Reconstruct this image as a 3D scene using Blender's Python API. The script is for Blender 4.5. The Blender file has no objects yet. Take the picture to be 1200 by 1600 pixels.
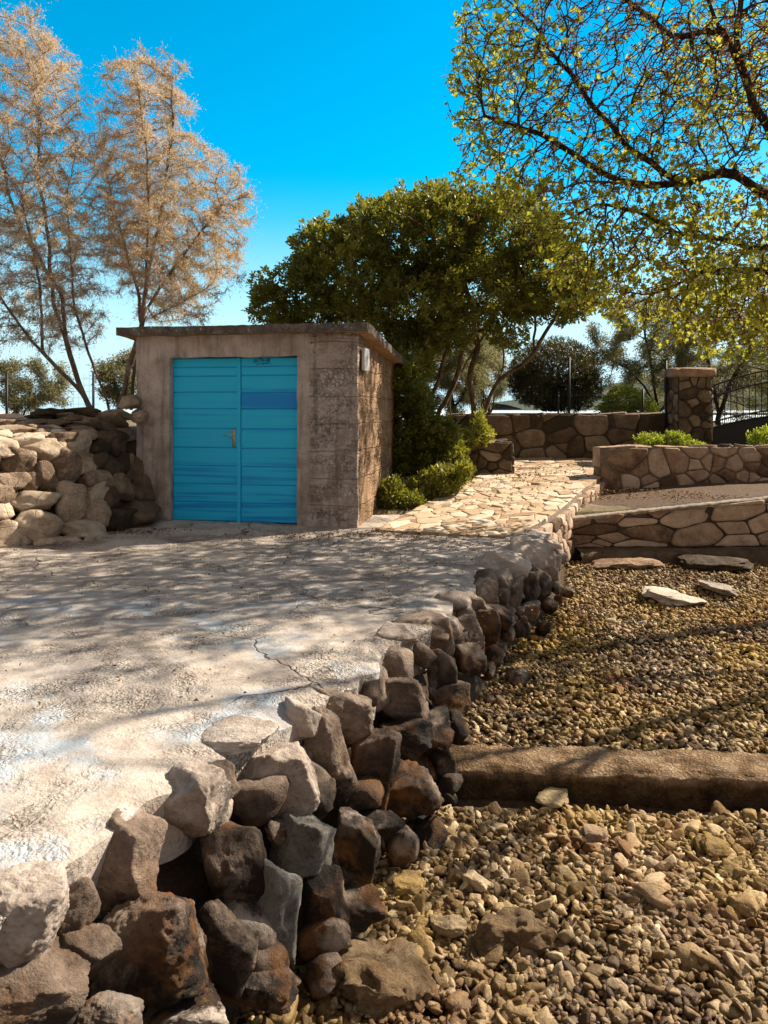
import bpy, bmesh, math, random
import numpy as np
from mathutils import Vector, Matrix
R = math.radians
rng = np.random.default_rng(7)
random.seed(7)
C = bpy.context.scene.collection
scene = bpy.context.scene

# ------------------------------------------------------------------ camera, sky, sun, exposure
CAMH, F = 1.37, 1200.0            # eye height above the slab, focal length in photo pixels
cam = bpy.data.cameras.new('camera'); camo = bpy.data.objects.new('camera', cam); C.objects.link(camo)
camo.location = (0, 0, CAMH); camo.rotation_euler = (R(90), 0, 0)
cam.sensor_fit = 'VERTICAL'; cam.sensor_height = 36; cam.lens = 36 * F / 1600
cam.shift_y = -0.1; cam.clip_start = 0.05; cam.clip_end = 5000
scene.camera = camo

SUN_AZ, SUN_EL = 64, 39           # azimuth clockwise from +Y
S = Vector((math.sin(R(SUN_AZ)) * math.cos(R(SUN_EL)), math.cos(R(SUN_AZ)) * math.cos(R(SUN_EL)), math.sin(R(SUN_EL))))
w = bpy.data.worlds.new('World'); scene.world = w; w.use_nodes = True
nt = w.node_tree; nt.nodes.clear()
sky = nt.nodes.new('ShaderNodeTexSky'); sky.sky_type = 'NISHITA'; sky.sun_disc = False
sky.sun_elevation = R(SUN_EL); sky.sun_rotation = R(SUN_AZ); sky.air_density = 1.0; sky.dust_density = 0.6; sky.ozone_density = 1.5
hs = nt.nodes.new('ShaderNodeHueSaturation'); hs.inputs['Hue'].default_value = 0.477; hs.inputs['Saturation'].default_value = 1.8
bg = nt.nodes.new('ShaderNodeBackground'); bg.inputs['Strength'].default_value = 0.118
wo = nt.nodes.new('ShaderNodeOutputWorld')
nt.links.new(sky.outputs[0], hs.inputs['Color']); tc = nt.nodes.new('ShaderNodeTexCoord'); sx_ = nt.nodes.new('ShaderNodeSeparateXYZ'); rp = nt.nodes.new('ShaderNodeValToRGB'); mx = nt.nodes.new('ShaderNodeMix'); mx.data_type = 'RGBA'
nt.links.new(tc.outputs['Generated'], sx_.inputs[0]); nt.links.new(sx_.outputs[2], rp.inputs[0]); rp.color_ramp.elements[0].position = 0.0; rp.color_ramp.elements[0].color = (1, 1, 1, 1)
rp.color_ramp.elements[1].position = 0.30; rp.color_ramp.elements[1].color = (0, 0, 0, 1); rp.color_ramp.interpolation = 'EASE'
nt.links.new(rp.outputs[0], mx.inputs[0]); nt.links.new(hs.outputs[0], mx.inputs[6]); mx.inputs[7].default_value = (3.2, 4.6, 5.2, 1)
# deep cyan sky northward; dim overhead and southern haze are added to shape fill
def _rng(src, a, b_):
    n_ = nt.nodes.new('ShaderNodeMapRange'); n_.interpolation_type = 'SMOOTHSTEP'; n_.inputs[1].default_value = a; n_.inputs[2].default_value = b_; nt.links.new(src, n_.inputs[0]); return n_.outputs[0]
m3 = nt.nodes.new('ShaderNodeMix'); m3.data_type = 'RGBA'; nt.links.new(_rng(sx_.outputs[2], .56, .80), m3.inputs[0]); nt.links.new(mx.outputs[2], m3.inputs[6]); m3.inputs[7].default_value = (.5, .42, .4, 1)
m2 = nt.nodes.new('ShaderNodeMix'); m2.data_type = 'RGBA'; nt.links.new(_rng(sx_.outputs[1], .22, -.15), m2.inputs[0]); nt.links.new(m3.outputs[2], m2.inputs[6]); m2.inputs[7].default_value = (1.6, 1.5, 1.5, 1)
nt.links.new(m2.outputs[2], bg.inputs[0]); nt.links.new(bg.outputs[0], wo.inputs[0])
sl = bpy.data.lights.new('sun', 'SUN'); sl.energy = 5.0; sl.angle = R(0.45); sl.color = (1.0, 0.875, 0.70)
so = bpy.data.objects.new('sun', sl); C.objects.link(so); so.rotation_euler = S.to_track_quat('Z', 'Y').to_euler()
scene.view_settings.view_transform = 'Standard'; scene.view_settings.look = 'None'
scene.view_settings.exposure = 0.9; scene.view_settings.gamma = 1
scene.render.engine = 'CYCLES'
scene.cycles.max_bounces = 6; scene.cycles.diffuse_bounces = 3; scene.cycles.transparent_max_bounces = 8

# ------------------------------------------------------------------ helpers
def at(px, py, Y): return np.array([(px - 600) / F * Y, Y, CAMH + (640 - py) / F * Y])

def tag(o, label=None, cat=None, group=None, kind=None):
    if label: o['label'] = label
    if cat: o['category'] = cat
    if group: o['group'] = group
    if kind: o['kind'] = kind
    return o

def thing(name, label, cat, loc=(0, 0, 0), rz=0, group=None):
    o = bpy.data.objects.new(name, None); C.objects.link(o)
    o.location = loc; o.rotation_euler = (0, 0, rz); o.empty_display_size = .1
    return tag(o, label, cat, group)

class MB:
    """collects vertices and faces (numpy) and links them as one mesh"""
    def __init__(s): s.v = []; s.f = {}; s.n = 0; s.t = []; s.mi = {}
    def add(s, v, faces, tint=None, mi=0):
        v = np.asarray(v, float).reshape(-1, 3)
        for f in (faces if isinstance(faces, list) else [faces]):
            f = np.asarray(f, dtype=np.int64)
            if f.size == 0: continue
            if f.ndim == 1: f = f[None]
            s.f.setdefault(f.shape[1], []).append(f + s.n)
            s.mi.setdefault(f.shape[1], []).append(np.full(len(f), mi, dtype=np.int32))
        if tint is None: tint = .5
        t = np.asarray(tint, float)
        s.t.append(np.broadcast_to(t, (len(v),)).copy() if t.ndim < 1 else t)
        s.v.append(v); s.n += len(v); return s
    def box(s, x0, x1, y0, y1, z0, z1, mi=0, tint=None):
        v = [(x, y, z) for x in (x0, x1) for y in (y0, y1) for z in (z0, z1)]
        f = [[0, 1, 3, 2], [4, 6, 7, 5], [0, 4, 5, 1], [2, 3, 7, 6], [0, 2, 6, 4], [1, 5, 7, 3]]
        return s.add(v, np.array(f), tint, mi)
    def tube(s, pts, r, n=8, cap=True, mi=0, tint=None):
        pts = np.asarray(pts, float); k = len(pts); r = np.broadcast_to(np.asarray(r, float), (k,))
        d = np.gradient(pts, axis=0); d /= np.linalg.norm(d, axis=1)[:, None] + 1e-9
        ref = np.array([0.31, 0.17, 0.93]) if abs(d[0] @ np.array([0.31, 0.17, 0.93])) < .8 else np.array([.9, .3, .1])
        a = np.cross(d, ref); a /= np.linalg.norm(a, axis=1)[:, None] + 1e-9; b = np.cross(d, a)
        th = np.arange(n) / n * 2 * np.pi
        v = pts[:, None] + r[:, None, None] * (a[:, None] * np.cos(th)[None, :, None] + b[:, None] * np.sin(th)[None, :, None])
        i = np.arange(k - 1)[:, None] * n; j = np.arange(n)[None]; j2 = (j + 1) % n
        f = np.stack([i + j, i + j2, i + n + j2, i + n + j], -1).reshape(-1, 4)
        fs = [f]
        if cap: fs += [np.arange(n)[::-1][None], (np.arange(n) + (k - 1) * n)[None]]
        return s.add(v.reshape(-1, 3), fs, tint, mi)
    def build(s, name, mats, parent=None, smooth=True):
        me = bpy.data.meshes.new(name)
        V = np.concatenate(s.v)
        me.vertices.add(len(V)); me.vertices.foreach_set('co', V.astype(np.float32).ravel())
        li, ls, mi, c = [], [], [], 0
        for k in sorted(s.f):
            f = np.concatenate(s.f[k]); li.append(f.ravel()); ls.append(c + np.arange(len(f)) * k); c += f.size
            mi.append(np.concatenate(s.mi[k]))
        li = np.concatenate(li); ls = np.concatenate(ls); mi = np.concatenate(mi)
        me.loops.add(len(li)); me.loops.foreach_set('vertex_index', li.astype(np.int32))
        me.polygons.add(len(ls)); me.polygons.foreach_set('loop_start', ls.astype(np.int32))
        me.polygons.foreach_set('material_index', mi)
        me.update(calc_edges=True)
        me.polygons.foreach_set('use_smooth', np.full(len(ls), smooth))
        a = me.attributes.new('tint', 'FLOAT', 'POINT'); a.data.foreach_set('value', np.concatenate(s.t).astype(np.float32))
        for m in (mats if isinstance(mats, (list, tuple)) else [mats]): me.materials.append(m)
        me.validate()
        o = bpy.data.objects.new(name, me); C.objects.link(o)
        if parent: o.parent = parent
        return o

# --- numpy gradient noise
_P = np.random.default_rng(3).permutation(512)
_P = np.concatenate([_P, _P, _P])
_G = np.random.default_rng(5).normal(size=(512, 3)); _G /= np.linalg.norm(_G, axis=1)[:, None]
def noise(p):
    p = np.asarray(p, float); i = np.floor(p).astype(int); f = p - i; i &= 255
    u = f * f * f * (f * (f * 6 - 15) + 10); out = 0
    for dx in (0, 1):
        for dy in (0, 1):
            for dz in (0, 1):
                h = _P[_P[_P[i[..., 0] + dx] + i[..., 1] + dy] % 512 + i[..., 2] + dz] % 512
                g = (_G[h] * (f - np.array([dx, dy, dz]))).sum(-1)
                wt = np.where(dx, u[..., 0], 1 - u[..., 0]) * np.where(dy, u[..., 1], 1 - u[..., 1]) * np.where(dz, u[..., 2], 1 - u[..., 2])
                out = out + wt * g
    return out * 1.5
def fbm(p, o=4, g=.5):
    p = np.asarray(p, float); a, s, t = 1, 0, 0
    for k in range(o): s = s + a * noise(p * 2 ** k + k * 17.3); t += a; a *= g
    return s / t
def vnoise(p, o=3): return np.stack([fbm(p + k * 31.7, o) for k in range(3)], -1)

_ico = {}
def ico(n):
    if n not in _ico:
        b = bmesh.new(); bmesh.ops.create_icosphere(b, subdivisions=n, radius=1)
        _ico[n] = (np.array([v.co[:] for v in b.verts]), np.array([[v.index for v in f.verts] for f in b.faces])); b.free()
    return _ico[n]

def rock(sub, size, seed, planes=12, soft=30, rough=.10, fine=.03, nf=1.6):
    """angular weathered stone: warped intersection of random half-spaces, eroded with ridged noise; returns (v, f) fitted to size"""
    r = np.random.default_rng(seed); v, f = ico(sub)
    n = r.normal(size=(planes + 6, 3)); n[:6] = np.concatenate([np.eye(3), -np.eye(3)]) * 1.6 + r.normal(0, .35, (6, 3)); n /= np.linalg.norm(n, axis=1)[:, None]
    d = r.uniform(.70, 1.02, planes + 6); d[:6] = r.uniform(.85, 1, 6)
    off = r.uniform(0, 90, 3)
    vw = v + .16 * vnoise(v * 1.3 + off, 2); vw /= np.linalg.norm(vw, axis=1)[:, None]
    q = np.clip((vw @ n.T), 1e-3, None) / d
    k = np.sum(q ** soft, axis=1) ** (1 / soft)
    p = v / np.maximum(k, .7)[:, None]
    ridge = 1 - np.abs(fbm(p * nf + off, 4)) * 2.4
    p = p * (1 + rough * (fbm(p * nf * .9 + off + 9, 3) * 1.1 - .5 * np.clip(ridge - .72, 0, 1)) + fine * (fbm(p * nf * 3.4 + off, 3) - .9 * np.clip(fbm(p * nf * 2.4 + off + 4, 2) - .12, 0, 1)))[:, None]
    if sub >= 5: p = p * (1 + .016 * fbm(p * nf * 9 + off, 3) - .03 * np.clip(.10 - np.abs(fbm(p * nf * 1.9 + off + 40, 3)), 0, 1) / .10)[:, None]
    p -= (p.max(0) + p.min(0)) / 2
    p /= (p.max(0) - p.min(0)) / 2
    return p * np.asarray(size), f

def rotm(ax, ang):
    return np.array(Matrix.Rotation(ang, 3, Vector(ax)))
def rrot(r, amt=math.pi):
    a = r.normal(size=3); a /= np.linalg.norm(a); return rotm(a, r.uniform(-amt, amt))

# ------------------------------------------------------------------ materials
def nodemat(name):
    m = bpy.data.materials.new(name); m.use_nodes = True; t = m.node_tree; t.nodes.clear()
    return m, t
def N(t, kind, **kw):
    n = t.nodes.new(kind)
    for k, v in kw.items():
        if k.startswith('i_'):
            key = k[2:].replace('_', ' ')
            n.inputs[int(key) if key.isdigit() else key].default_value = v
        else: setattr(n, k, v)
    return n
def coords(t, scale=(1, 1, 1), obj=False):
    if obj: s = N(t, 'ShaderNodeTexCoord').outputs['Object']
    else: s = N(t, 'ShaderNodeNewGeometry').outputs['Position']
    m = N(t, 'ShaderNodeMapping'); m.inputs['Scale'].default_value = scale; t.links.new(s, m.inputs[0]); return m.outputs[0]
def noise_n(t, co, scale, detail=6, rough=.6, dist=0):
    n = N(t, 'ShaderNodeTexNoise'); n.inputs['Scale'].default_value = scale; n.inputs['Detail'].default_value = detail
    n.inputs['Roughness'].default_value = rough; n.inputs['Distortion'].default_value = dist; t.links.new(co, n.inputs['Vector']); return n.outputs['Fac']
def vor(t, co, scale, feat='F1', out='Distance', rand=1):
    n = N(t, 'ShaderNodeTexVoronoi', feature=feat); n.inputs['Scale'].default_value = scale; n.inputs['Randomness'].default_value = rand
    t.links.new(co, n.inputs['Vector']); return n.outputs[out]
def ramp(t, fac, stops, interp='LINEAR'):
    n = N(t, 'ShaderNodeValToRGB'); cr = n.color_ramp; cr.interpolation = interp
    while len(cr.elements) < len(stops): cr.elements.new(.5)
    for e, (p, c) in zip(cr.elements, stops):
        e.position = p; e.color = (*c, 1) if isinstance(c, (tuple, list)) else (c, c, c, 1)
    t.links.new(fac, n.inputs[0]); return n.outputs[0]
def mix(t, fac, a, b, mode='MIX'):
    n = N(t, 'ShaderNodeMix', data_type='RGBA', blend_type=mode)
    for s, i in ((fac, 0), (a, 6), (b, 7)):
        if hasattr(s, 'is_linked') or hasattr(s, 'links'): t.links.new(s, n.inputs[i])
        else: n.inputs[i].default_value = s if i == 0 else (*s, 1)
    return n.outputs[2]
def mth(t, op, a, b=None, clamp=False):
    n = N(t, 'ShaderNodeMath', operation=op, use_clamp=clamp)
    for s, i in ((a, 0), (b, 1)):
        if s is None: continue
        if hasattr(s, 'links'): t.links.new(s, n.inputs[i])
        else: n.inputs[i].default_value = s
    return n.outputs[0]
def attr(t, name='tint'):
    return N(t, 'ShaderNodeAttribute', attribute_name=name).outputs['Fac']
def finish(m, t, col, bump=None, bs=.5, bd=.01, rough=.9, spec=.3, transl=None, rough_s=None):
    p = N(t, 'ShaderNodeBsdfPrincipled'); o = N(t, 'ShaderNodeOutputMaterial')
    if hasattr(col, 'links'): t.links.new(col, p.inputs['Base Color'])
    else: p.inputs['Base Color'].default_value = (*col, 1)
    if rough_s is not None: t.links.new(rough_s, p.inputs['Roughness'])
    else: p.inputs['Roughness'].default_value = rough
    p.inputs['Specular IOR Level'].default_value = spec
    if bump is not None:
        b = N(t, 'ShaderNodeBump'); b.inputs['Strength'].default_value = bs; b.inputs['Distance'].default_value = bd
        t.links.new(bump, b.inputs['Height']); t.links.new(b.outputs[0], p.inputs['Normal'])
    out = p.outputs[0]
    if transl is not None:
        fac, tc = transl; tr = N(t, 'ShaderNodeBsdfTranslucent'); ms = N(t, 'ShaderNodeMixShader'); ms.inputs[0].default_value = fac
        if hasattr(tc, 'links'): t.links.new(tc, tr.inputs[0])
        else: tr.inputs[0].default_value = (*tc, 1)
        t.links.new(p.outputs[0], ms.inputs[1]); t.links.new(tr.outputs[0], ms.inputs[2]); out = ms.outputs[0]
    t.links.new(out, o.inputs[0]); return m
def zof(t):
    s = N(t, 'ShaderNodeSeparateXYZ'); t.links.new(N(t, 'ShaderNodeNewGeometry').outputs['Position'], s.inputs[0]); return s.outputs

def m_rock(name, cols, tide=None, scale=1, lichen=None, bs=.6, spec=.3, rough=.85):
    m, t = nodemat(name); co = coords(t, obj=False)
    n1 = noise_n(t, co, 3.2 * scale, 8, .65, .4); n2 = noise_n(t, co, 30 * scale, 7, .75); n3 = noise_n(t, co, 130 * scale, 3, .7)
    s = mth(t, 'ADD', mth(t, 'MULTIPLY', n1, .6), mth(t, 'MULTIPLY', n2, .4))
    s = mth(t, 'ADD', s, mth(t, 'MULTIPLY', mth(t, 'SUBTRACT', attr(t), .5), .42))
    col = ramp(t, s, [(.33, cols[0]), (.47, cols[1]), (.6, cols[2]), (.72, cols[3])])
    pit = ramp(t, vor(t, co, 38 * scale), [(.0, .35), (.22, 1)])
    pm = ramp(t, noise_n(t, co, 5 * scale, 3), [(.5, 0), (.62, 1)])
    col = mix(t, mth(t, 'MULTIPLY', pm, .8), col, mix(t, 1, col, pit, 'MULTIPLY'))
    crack = ramp(t, vor(t, mixco(t, co, 3, .25), 2.6 * scale, 'DISTANCE_TO_EDGE'), [(0, 0), (.018, 1)])
    col = mix(t, .0 if tide or 'crust' in name else .15, col, crack, 'MULTIPLY')
    if lichen: col = mix(t, ramp(t, noise_n(t, co, 9, 6, .7), [(.55, 0), (.64, .8)]), col, lichen)
    if tide:
        z0, z1, tc, tc2 = tide
        z = mth(t, 'ADD', zof(t)[2], mth(t, 'MULTIPLY', mth(t, 'SUBTRACT', noise_n(t, co, 2.3, 4, .6), .5), -.75))
        fac = N(t, 'ShaderNodeMapRange', i_1=z1, i_2=z0); fac.inputs[3].default_value = 0; fac.inputs[4].default_value = 1
        t.links.new(z, fac.inputs[0])
        brown = mix(t, ramp(t, noise_n(t, co, 4.5, 5, .65), [(.48, 0), (.6, 1)]), tc, tc2)
        grey = ramp(t, noise_n(t, co, 3.1, 6, .7, .6), [(.5, 1), (.60, .1)])
        brown = mix(t, .45, brown, n2c(t, n2), 'MULTIPLY')
        col = mix(t, mth(t, 'MULTIPLY', fac.outputs[0], grey), col, brown)
    h = mth(t, 'ADD', mth(t, 'MULTIPLY', n2, .8), mth(t, 'MULTIPLY', n3, .3))
    h = mth(t, 'ADD', h, mth(t, 'MULTIPLY', pit, .3)); h = mth(t, 'ADD', h, mth(t, 'MULTIPLY', crack, .0 if tide or 'crust' in name else .4)); h = mth(t, 'ADD', h, mth(t, 'MULTIPLY', n1, 1.2))
    return finish(m, t, col, h, bs, .04, rough, spec)
def n2c(t, n): return ramp(t, n, [(.3, .35), (.7, 1.3)])
def mixco(t, co, scale, amt):
    n = N(t, 'ShaderNodeTexNoise'); n.inputs['Scale'].default_value = scale; n.inputs['Detail'].default_value = 4; t.links.new(co, n.inputs['Vector'])
    a = N(t, 'ShaderNodeVectorMath', operation='SCALE'); t.links.new(n.outputs['Color'], a.inputs[0]); a.inputs['Scale'].default_value = amt
    b = N(t, 'ShaderNodeVectorMath', operation='ADD'); t.links.new(co, b.inputs[0]); t.links.new(a.outputs[0], b.inputs[1]); return b.outputs[0]

M = {}
M['sea_rock'] = m_rock('sea_rock', [(.09, .06, .042), (.25, .18, .135), (.42, .33, .26), (.62, .53, .44)],
                       tide=(-.34, -.06, (.020, .011, .006), (.17, .07, .018)), bs=.75, rough=.7, spec=.35)
M['pale_rock'] = m_rock('pale_rock', [(.08, .056, .044), (.30, .235, .195), (.50, .42, .36), (.68, .60, .53)],
                        tide=(-.46, -.10, (.030, .016, .008), (.20, .09, .025)), bs=.6, rough=.75, scale=.8)
M['pitted_rock'] = m_rock('pitted_rock', [(.05, .038, .03), (.24, .20, .165), (.60, .55, .49), (.80, .76, .70)],
                          tide=(-.9, -.55, (.03, .018, .01), (.16, .09, .03)), bs=1.4, rough=.8, scale=1.9)
M['dry_rock'] = m_rock('dry_rock', [(.18, .12, .08), (.48, .36, .26), (.68, .56, .43), (.8, .72, .60)], bs=.8, scale=1.2)
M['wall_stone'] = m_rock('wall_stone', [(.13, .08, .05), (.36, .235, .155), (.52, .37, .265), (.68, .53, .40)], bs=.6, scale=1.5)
M['shade_stone'] = m_rock('shade_stone', [(.05, .035, .02), (.12, .08, .05), (.20, .14, .09), (.32, .24, .16)], bs=.6, scale=1.5)  # darker copy of wall_stone: shade is put into its colour
M['slab_rock'] = m_rock('slab_rock', [(.22, .17, .13), (.38, .31, .25), (.5, .43, .35), (.6, .54, .46)], bs=.5)
M['crust_rock'] = m_rock('crust_rock', [(.09, .05, .02), (.22, .13, .06), (.36, .25, .14), (.5, .40, .27)], bs=1, scale=2)

def m_flag():
    m, t = nodemat('flagstone'); co = coords(t)
    s = mth(t, 'ADD', mth(t, 'MULTIPLY', attr(t), .55), mth(t, 'MULTIPLY', noise_n(t, co, 7, 7, .65), .45))
    col = ramp(t, s, [(.2, (.36, .22, .12)), (.42, (.50, .37, .24)), (.65, (.60, .49, .36)), (.85, (.68, .60, .49))])
    col = mix(t, ramp(t, noise_n(t, co, 30, 4), [(.55, 0), (.75, .5)]), col, (.25, .18, .11))
    return finish(m, t, col, noise_n(t, co, 45, 6, .7), .5, .012, .85)
M['flagstone'] = m_flag()
def m_simple(name, cols, scale=12, bs=.5, bd=.01, rough=.9, spec=.3, detail=6):
    m, t = nodemat(name); co = coords(t)
    n1 = noise_n(t, co, scale, detail, .65); n2 = noise_n(t, co, scale * 9, 3, .6)
    k = len(cols); col = ramp(t, mth(t, 'ADD', mth(t, 'MULTIPLY', n1, .7), mth(t, 'MULTIPLY', n2, .3)), [(.32 + .36 * i / (k - 1), c) for i, c in enumerate(cols)])
    return finish(m, t, col, mth(t, 'ADD', n1, mth(t, 'MULTIPLY', n2, .5)), bs, bd, rough, spec)
M['mortar'] = m_simple('mortar', [(.10, .075, .055), (.2, .155, .12), (.3, .24, .19)], 14)
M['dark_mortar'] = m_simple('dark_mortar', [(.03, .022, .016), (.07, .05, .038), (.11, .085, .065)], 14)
M['path_mortar'] = m_simple('path_mortar', [(.14, .085, .045), (.26, .18, .11), (.38, .29, .2)], 14)
M['earth'] = m_simple('earth', [(.035, .022, .014), (.075, .05, .032), (.13, .09, .06)], 9, 1, .03)
M['bed_gravel'] = m_simple('bed_gravel', [(.05, .03, .02), (.14, .09, .06), (.30, .21, .15)], 40, 1, .02)
M['beach_sand'] = m_simple('beach_sand', [(.03, .018, .01), (.09, .055, .028), (.18, .12, .065)], 25, 1, .02)
M['dry_ground'] = m_simple('dry_ground', [(.09, .08, .035), (.18, .14, .075), (.28, .22, .14)], 3, 1, .04)
M['hill'] = m_simple('hill', [(.03, .05, .03), (.06, .075, .045), (.10, .10, .07)], .08, 1, 1)
def m_beam():
    m, t = nodemat('rusty_kerb_concrete'); co = coords(t); n1 = noise_n(t, co, 9, 7, .7); n2 = noise_n(t, co, 120, 3, .7)
    s = mth(t, 'ADD', mth(t, 'MULTIPLY', n1, .7), mth(t, 'MULTIPLY', n2, .3)); col = ramp(t, s, [(.36, (.09, .045, .018)), (.5, (.34, .21, .11)), (.62, (.56, .40, .26))])
    z = mth(t, 'ADD', zof(t)[2], mth(t, 'MULTIPLY', mth(t, 'SUBTRACT', noise_n(t, co, 5, 5), .5), -.12))
    mr = N(t, 'ShaderNodeMapRange', i_1=-.635, i_2=-.68); t.links.new(z, mr.inputs[0])
    col = mix(t, mth(t, 'MULTIPLY', mr.outputs[0], .85), col, ramp(t, n1, [(.35, (.02, .01, .004)), (.65, (.10, .05, .015))]))  # darker below the top edge: the front's shade is put into the colour
    pit = ramp(t, vor(t, co, 9), [(.05, .15), (.11, 1)]); col = mix(t, .8, col, pit, 'MULTIPLY')
    pb_ = ramp(t, vor(t, mixco(t, co, 14, .06), 48), [(.2, 1.25), (.6, .65)]); col = mix(t, .6, col, pb_, 'MULTIPLY')
    return finish(m, t, col, mth(t, 'ADD', mth(t, 'ADD', n1, mth(t, 'MULTIPLY', n2, .8)), mth(t, 'ADD', mth(t, 'MULTIPLY', pit, .5), mth(t, 'MULTIPLY', pb_, .6))), 1, .03, .9, .2)
M['beam'] = m_beam()
M['coping'] = m_simple('coping', [(.16, .12, .09), (.32, .26, .2), (.46, .39, .31)], 12, .8)

def m_platform():
    m, t = nodemat('rough_concrete'); co = coords(t)
    big = noise_n(t, co, .9, 5, .6, .5); mid = noise_n(t, co, 6, 7, .7); fine = noise_n(t, co, 60, 4, .7)
    peb = vor(t, mixco(t, co, 14, .09), 58); pebc = vor(t, co, 58, 'F1', 'Color')
    s = mth(t, 'ADD', mth(t, 'MULTIPLY', big, .35), mth(t, 'ADD', mth(t, 'MULTIPLY', mid, .4), mth(t, 'MULTIPLY', fine, .25)))
    col = ramp(t, s, [(.34, (.25, .20, .165)), (.46, (.44, .37, .315)), (.56, (.58, .51, .45)), (.68, (.68, .62, .57))])
    worn = ramp(t, noise_n(t, co, 1.7, 6, .7, .3), [(.46, 0), (.60, 1)])      # patches where the aggregate shows
    gap = ramp(t, peb, [(.25, 1), (.62, .5)])
    agg = mix(t, 1, col, gap, 'MULTIPLY'); bw = N(t, 'ShaderNodeRGBToBW'); t.links.new(pebc, bw.inputs[0])
    agg = mix(t, .5, agg, ramp(t, bw.outputs[0], [(.2, .45), (.8, 1.35)]), 'MULTIPLY')
    col = mix(t, worn, col, agg)
    # faded pale blue-white wash left near the edge of the quay
    o = zof(t)
    paint = ramp(t, noise_n(t, co, 1.15, 6, .62, .4), [(.52, 0), (.60, 1)])
    pf = mth(t, 'MULTIPLY', paint, ramp(t, mth(t, 'DIVIDE', o[1], 10), [(.50, .75), (.62, 0)]))
    pf = mth(t, 'MULTIPLY', pf, ramp(t, mid, [(.38, .2), (.55, 1)]))
    col = mix(t, pf, col, (.44, .52, .60))
    crack = ramp(t, vor(t, mixco(t, co, 2.3, .5), .75, 'DISTANCE_TO_EDGE'), [(0, 0), (.008, 1)])
    cm = ramp(t, noise_n(t, co, .8, 2), [(.48, 1), (.56, 0)])
    crack = mix(t, cm, (1, 1, 1), crack)
    col = mix(t, .85, col, crack, 'MULTIPLY')
    h = mth(t, 'SUBTRACT', mth(t, 'ADD', mth(t, 'MULTIPLY', fine, .35), mth(t, 'MULTIPLY', mid, 1.2)), mth(t, 'MULTIPLY', mth(t, 'MULTIPLY', peb, worn), .9))
    h = mth(t, 'ADD', h, mth(t, 'MULTIPLY', crack, .6))
    return finish(m, t, col, h, .75, .018, .92, .2)
M['platform'] = m_platform()

def m_shed():
    m, t = nodemat('shed_concrete'); co = coords(t, obj=True); x, y, z = [None] * 3
    sp = N(t, 'ShaderNodeSeparateXYZ'); t.links.new(co, sp.inputs[0]); x, y, z = sp.outputs
    mid = noise_n(t, co, 4.5, 8, .7, .4); fine = noise_n(t, co, 70, 4, .7); big = noise_n(t, co, 1.3, 5, .6)
    s = mth(t, 'ADD', mth(t, 'MULTIPLY', mid, .5), mth(t, 'ADD', mth(t, 'MULTIPLY', big, .3), mth(t, 'MULTIPLY', fine, .2)))
    col = ramp(t, s, [(.33, (.22, .17, .14)), (.46, (.44, .36, .31)), (.56, (.60, .51, .45)), (.68, (.74, .65, .58))])
    # poured layers: joints every 0.31 m and open aggregate between them, away from the smooth jambs
    stretch = coords(t, (1, 1, 1), True)
    zz = mth(t, 'ADD', z, mth(t, 'MULTIPLY', noise_n(t, stretch, 1.6, 3), .09))
    fr = mth(t, 'FRACT', mth(t, 'MULTIPLY', zz, 3.2)); joint = ramp(t, fr, [(0, .3), (.035, 1), (.96, 1), (1, .5)])
    side = ramp(t, mth(t, 'ADD', x, 2.9), [(0, 1), (.001, 1)])
    xr = N(t, 'ShaderNodeMapRange', i_1=-.56, i_2=-.50); t.links.new(mth(t, 'ADD', x, mth(t, 'MULTIPLY', noise_n(t, co, 7, 4), .06)), xr.inputs[0])
    peb = vor(t, mixco(t, co, 12, .04), 30); pebc = vor(t, co, 30, 'F1', 'Color'); bw = N(t, 'ShaderNodeRGBToBW'); t.links.new(pebc, bw.inputs[0])
    lay = ramp(t, noise_n(t, coords(t, (.7, .7, 3.4), True), 1.4, 5, .6), [(.43, 0), (.55, 1)])
    rough = mth(t, 'MULTIPLY', xr.outputs[0], lay)
    agg = mix(t, .6, col, ramp(t, peb, [(.2, 1.25), (.6, .5)]), 'MULTIPLY'); agg = mix(t, .5, agg, ramp(t, bw.outputs[0], [(.25, .5), (.8, 1.6)]), 'MULTIPLY')
    col = mix(t, rough, col, agg)
    col = mix(t, mth(t, 'MULTIPLY', xr.outputs[0], .6), col, mix(t, 1, col, joint, 'MULTIPLY'))
    streak = ramp(t, noise_n(t, coords(t, (7, 7, .6), True), 1.6, 5, .6), [(.5, 0), (.66, .5)])
    col = mix(t, streak, col, (.14, .11, .085))
    low = mth(t, 'MULTIPLY', ramp(t, mth(t, 'DIVIDE', z, 2), [(.2, .6), (.62, 0)]), ramp(t, noise_n(t, co, 3, 5), [(.45, 0), (.6, 1)]))
    col = mix(t, low, col, (.17, .135, .075))
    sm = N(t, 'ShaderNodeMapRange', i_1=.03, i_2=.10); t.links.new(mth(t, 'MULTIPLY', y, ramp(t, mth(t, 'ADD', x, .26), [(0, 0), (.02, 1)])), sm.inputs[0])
    col = mix(t, sm.outputs[0], col, mix(t, 1, col, (.66, .50, .35), 'MULTIPLY'))        # side wall browned: ochre stain, plus tree shade put into the colour
    h = mth(t, 'ADD', mth(t, 'MULTIPLY', mid, 1.2), mth(t, 'MULTIPLY', fine, .35))
    h = mth(t, 'SUBTRACT', h, mth(t, 'MULTIPLY', mth(t, 'MULTIPLY', peb, rough), 1.6)); h = mth(t, 'ADD', h, mth(t, 'MULTIPLY', mth(t, 'MULTIPLY', joint, xr.outputs[0]), .8))
    return finish(m, t, col, h, .8, .03, .93, .2)
M['shed'] = m_shed()
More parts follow.
